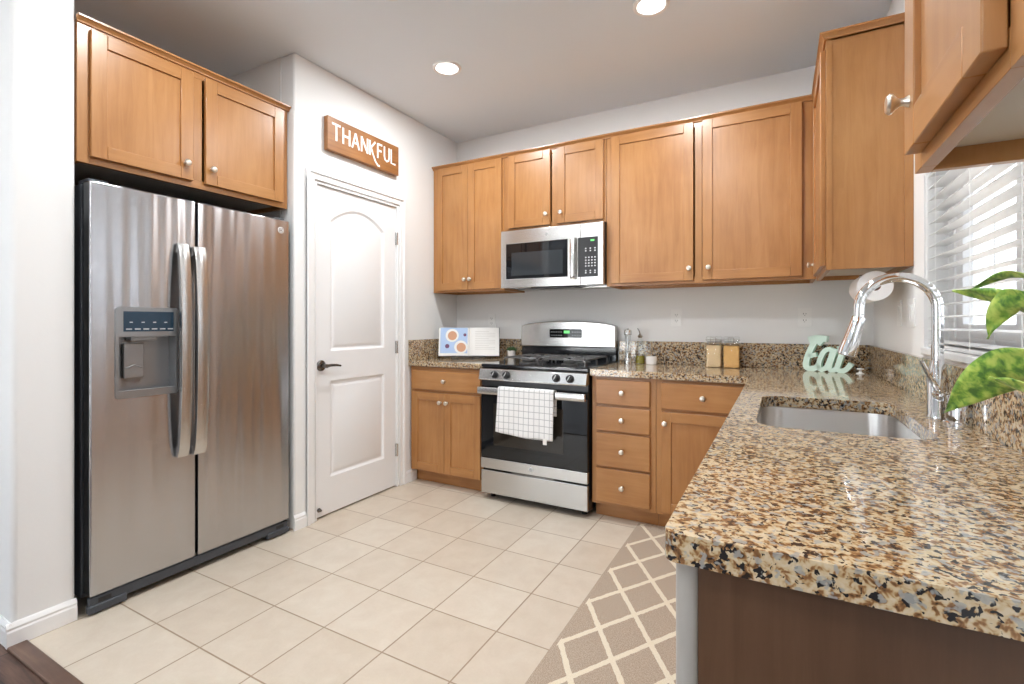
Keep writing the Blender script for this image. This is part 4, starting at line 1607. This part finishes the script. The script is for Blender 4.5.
b.box(uc - 0.13, uc + 0.13, 0.03, 0.034, CT1 + 0.005, CT1 + 0.03)
b.box(uc - 0.13, uc - 0.125, -0.09, 0.03, CT1 + 0.005, CT1 + 0.0165)
b.box(uc + 0.125, uc + 0.13, -0.09, 0.03, CT1 + 0.005, CT1 + 0.0165)
b.build('shelf', 'acrylic', c)
b = MB(T_std)
b.rings([[(u, -0.031, CT1 + 0.0195), (u, -0.028, CT1 + 0.0195), (u, -0.066, CT1 + 0.2), (u, -0.069, CT1 + 0.2)] for u in (uc - 0.11, uc + 0.11)])
b.build('back_plate', 'acrylic', c)

# ------------------------------------------------------------------ paper towel under the right wall cabinet
rx, rz = 2.808, 1.353
y0, y1 = -0.915, -0.64
c = thing('paper_towel', (rx, -0.78, rz), 'white paper towel roll hanging under the cabinet behind the faucet', 'paper towel roll')
b = MB()
b.lathe((rx, y0, rz), (0, 1, 0), [(0.021, 0), (0.062, 0), (0.064, 0.002), (0.064, y1 - y0 - 0.002), (0.062, y1 - y0), (0.021, y1 - y0)], 36, cap=False)
b.build('roll', 'paper', c)
b = MB()
b.lathe((rx, y0, rz), (0, 1, 0), [(0.0195, 0.001), (0.0208, 0.001), (0.0208, y1 - y0 - 0.001), (0.0195, y1 - y0 - 0.001)], 24, cap=False)
b.build('cardboard_core', 'terracotta', c)
c = thing('towel_holder', (rx, -0.6, 1.425), 'metal bracket under the right wall cabinet carrying the paper towel roll', 'holder')
b = MB()
b.cyl((rx, y0 + 0.004, rz), (rx, y1 + 0.02, rz), 0.0065, seg=14)
b.build('rod', 'steel_smooth', c)
b = MB()
b.box(rx - 0.012, rx + 0.012, y1 + 0.012, y1 + 0.018, rz - 0.015, 1.423)
b.box(rx - 0.02, rx + 0.02, y1 - 0.0, y1 + 0.05, 1.4195, 1.4245)
b.build('bracket', 'dark_nickel', c, bev=0.002)

# ------------------------------------------------------------------ rug
b = MB(flat)
b.plate(rrect(1.716, 2.405, -2.55, -0.575, 0.01, 3), [], 0.0005, 0.008)
tag(b.build('runner_rug', 'rug_weave', bev=0.002), 'tan runner rug with a cream diamond lattice on the tile floor', 'rug')

# ------------------------------------------------------------------ small brown dish and the leafy plant on the counter
b = MB()
b.lathe((2.838, -2.53, CT1), (0, 0, 1), [(0.055, 0), (0.066, 0.003), (0.076, 0.03), (0.073, 0.031), (0.06, 0.008), (0.001, 0.006)], 32)
tag(b.build('dish', 'saucer_brown'), 'dark brown dish on the counter just entering the right edge of the photo', 'dish')
ppx, ppy = 2.835, -2.70
c = thing('potted_plant', (ppx, ppy, CT1), 'leafy plant with variegated yellow-green leaves at the right edge by the window', 'plant')
b = MB()
b.lathe((ppx, ppy, CT1), (0, 0, 1), [(0.045, 0), (0.048, 0.003), (0.062, 0.085), (0.064, 0.085), (0.064, 0.1), (0.058, 0.1), (0.056, 0.088), (0.001, 0.086)], 28)
b.build('pot', 'terracotta', c)
b = MB()
b.lathe((ppx, ppy, CT1 + 0.09), (0, 0, 1), [(0.055, 0), (0.001, 0.004)], 20, cap=False)
b.build('soil', 'soil', c)
b = MB()
sb = MB()
def leaf(pts, width, up=(0, 0, 1), roll=0.0):
    P = spline(pts, 7)
    n = len(P)
    rows = []
    for i, p in enumerate(P):
        t = i / (n - 1)
        tan = (P[min(i + 1, n - 1)] - P[max(i - 1, 0)]).normalized()
        side = tan.cross(Vector(up)).normalized()
        nrm = side.cross(tan)
        side = side * math.cos(roll) + nrm * math.sin(roll)
        nrm = side.cross(tan)
        wd = 1.15 * width * (math.sin(PI / 2 * min(1, t / 0.62)) ** 1.05 if t < 0.62 else math.cos(PI / 2 * (t - 0.62) / 0.43) ** 0.8) + 0.0006
        row = []
        for k in range(7):
            q = -1 + 2 * k / 6
            row.append(p + side * wd * 0.5 * q + nrm * (abs(q) * wd * 0.10 + 0.0015 * math.sin(9 * t + 3 * q)))
        rows.append(row)
    b.rings(rows, False, False)
crown_pt = Vector((ppx, ppy, CT1 + 0.24))
L = [  # in-frame leaves: points from image pixels, then scaled about the camera, widths too
    ([(2.662, -2.603, 1.239), (2.677, -2.632, 1.232), (2.691, -2.668, 1.223), (2.701, -2.704, 1.211), (2.715, -2.747, 1.191)], 0.026, 0.9),
    ([(2.674, -2.632, 1.239), (2.683, -2.661, 1.247), (2.691, -2.689, 1.250), (2.697, -2.725, 1.246), (2.714, -2.761, 1.227)], 0.013, 0.5),
    ([(2.678, -2.675, 1.175), (2.678, -2.689, 1.195), (2.681, -2.704, 1.212), (2.686, -2.725, 1.221), (2.703, -2.761, 1.216)], 0.024, 1.1),
    ([(2.660, -2.574, 1.067), (2.671, -2.617, 1.098), (2.686, -2.653, 1.125), (2.700, -2.697, 1.144), (2.719, -2.747, 1.152)], 0.045, 0.95),
    ([(2.675, -2.689, 1.129), (2.685, -2.704, 1.123), (2.697, -2.725, 1.118), (2.716, -2.754, 1.119)], 0.026, 0.6),
    ([(2.860, -2.450, 1.300), (2.858, -2.510, 1.330), (2.852, -2.580, 1.330), (2.845, -2.640, 1.270)], 0.05, 0.3),
    ([(2.770, -2.890, 1.200), (2.785, -2.850, 1.240), (2.805, -2.780, 1.250), (2.825, -2.720, 1.210)], 0.05, -0.4),
    ([(2.875, -2.900, 1.160), (2.870, -2.850, 1.200), (2.862, -2.790, 1.210), (2.850, -2.730, 1.170)], 0.05, -0.3),
    ([(2.720, -2.750, 1.100), (2.745, -2.735, 1.140), (2.780, -2.720, 1.160), (2.815, -2.700, 1.140)], 0.05, 0.2),
]
for pts, wd, rl in L:
    leaf(pts, wd, roll=rl)
    base = Vector(pts[-1])
    sb.tube(spline([base, base.lerp(Vector((ppx, ppy, base.z - 0.03)), 0.7), (ppx, ppy, CT1 + 0.09)], 5), 0.003, 7)
b.build('foliage', 'leaf', c, smooth=80, solid=0.0008)
sb.build('stem', 'leaf_stem', c)
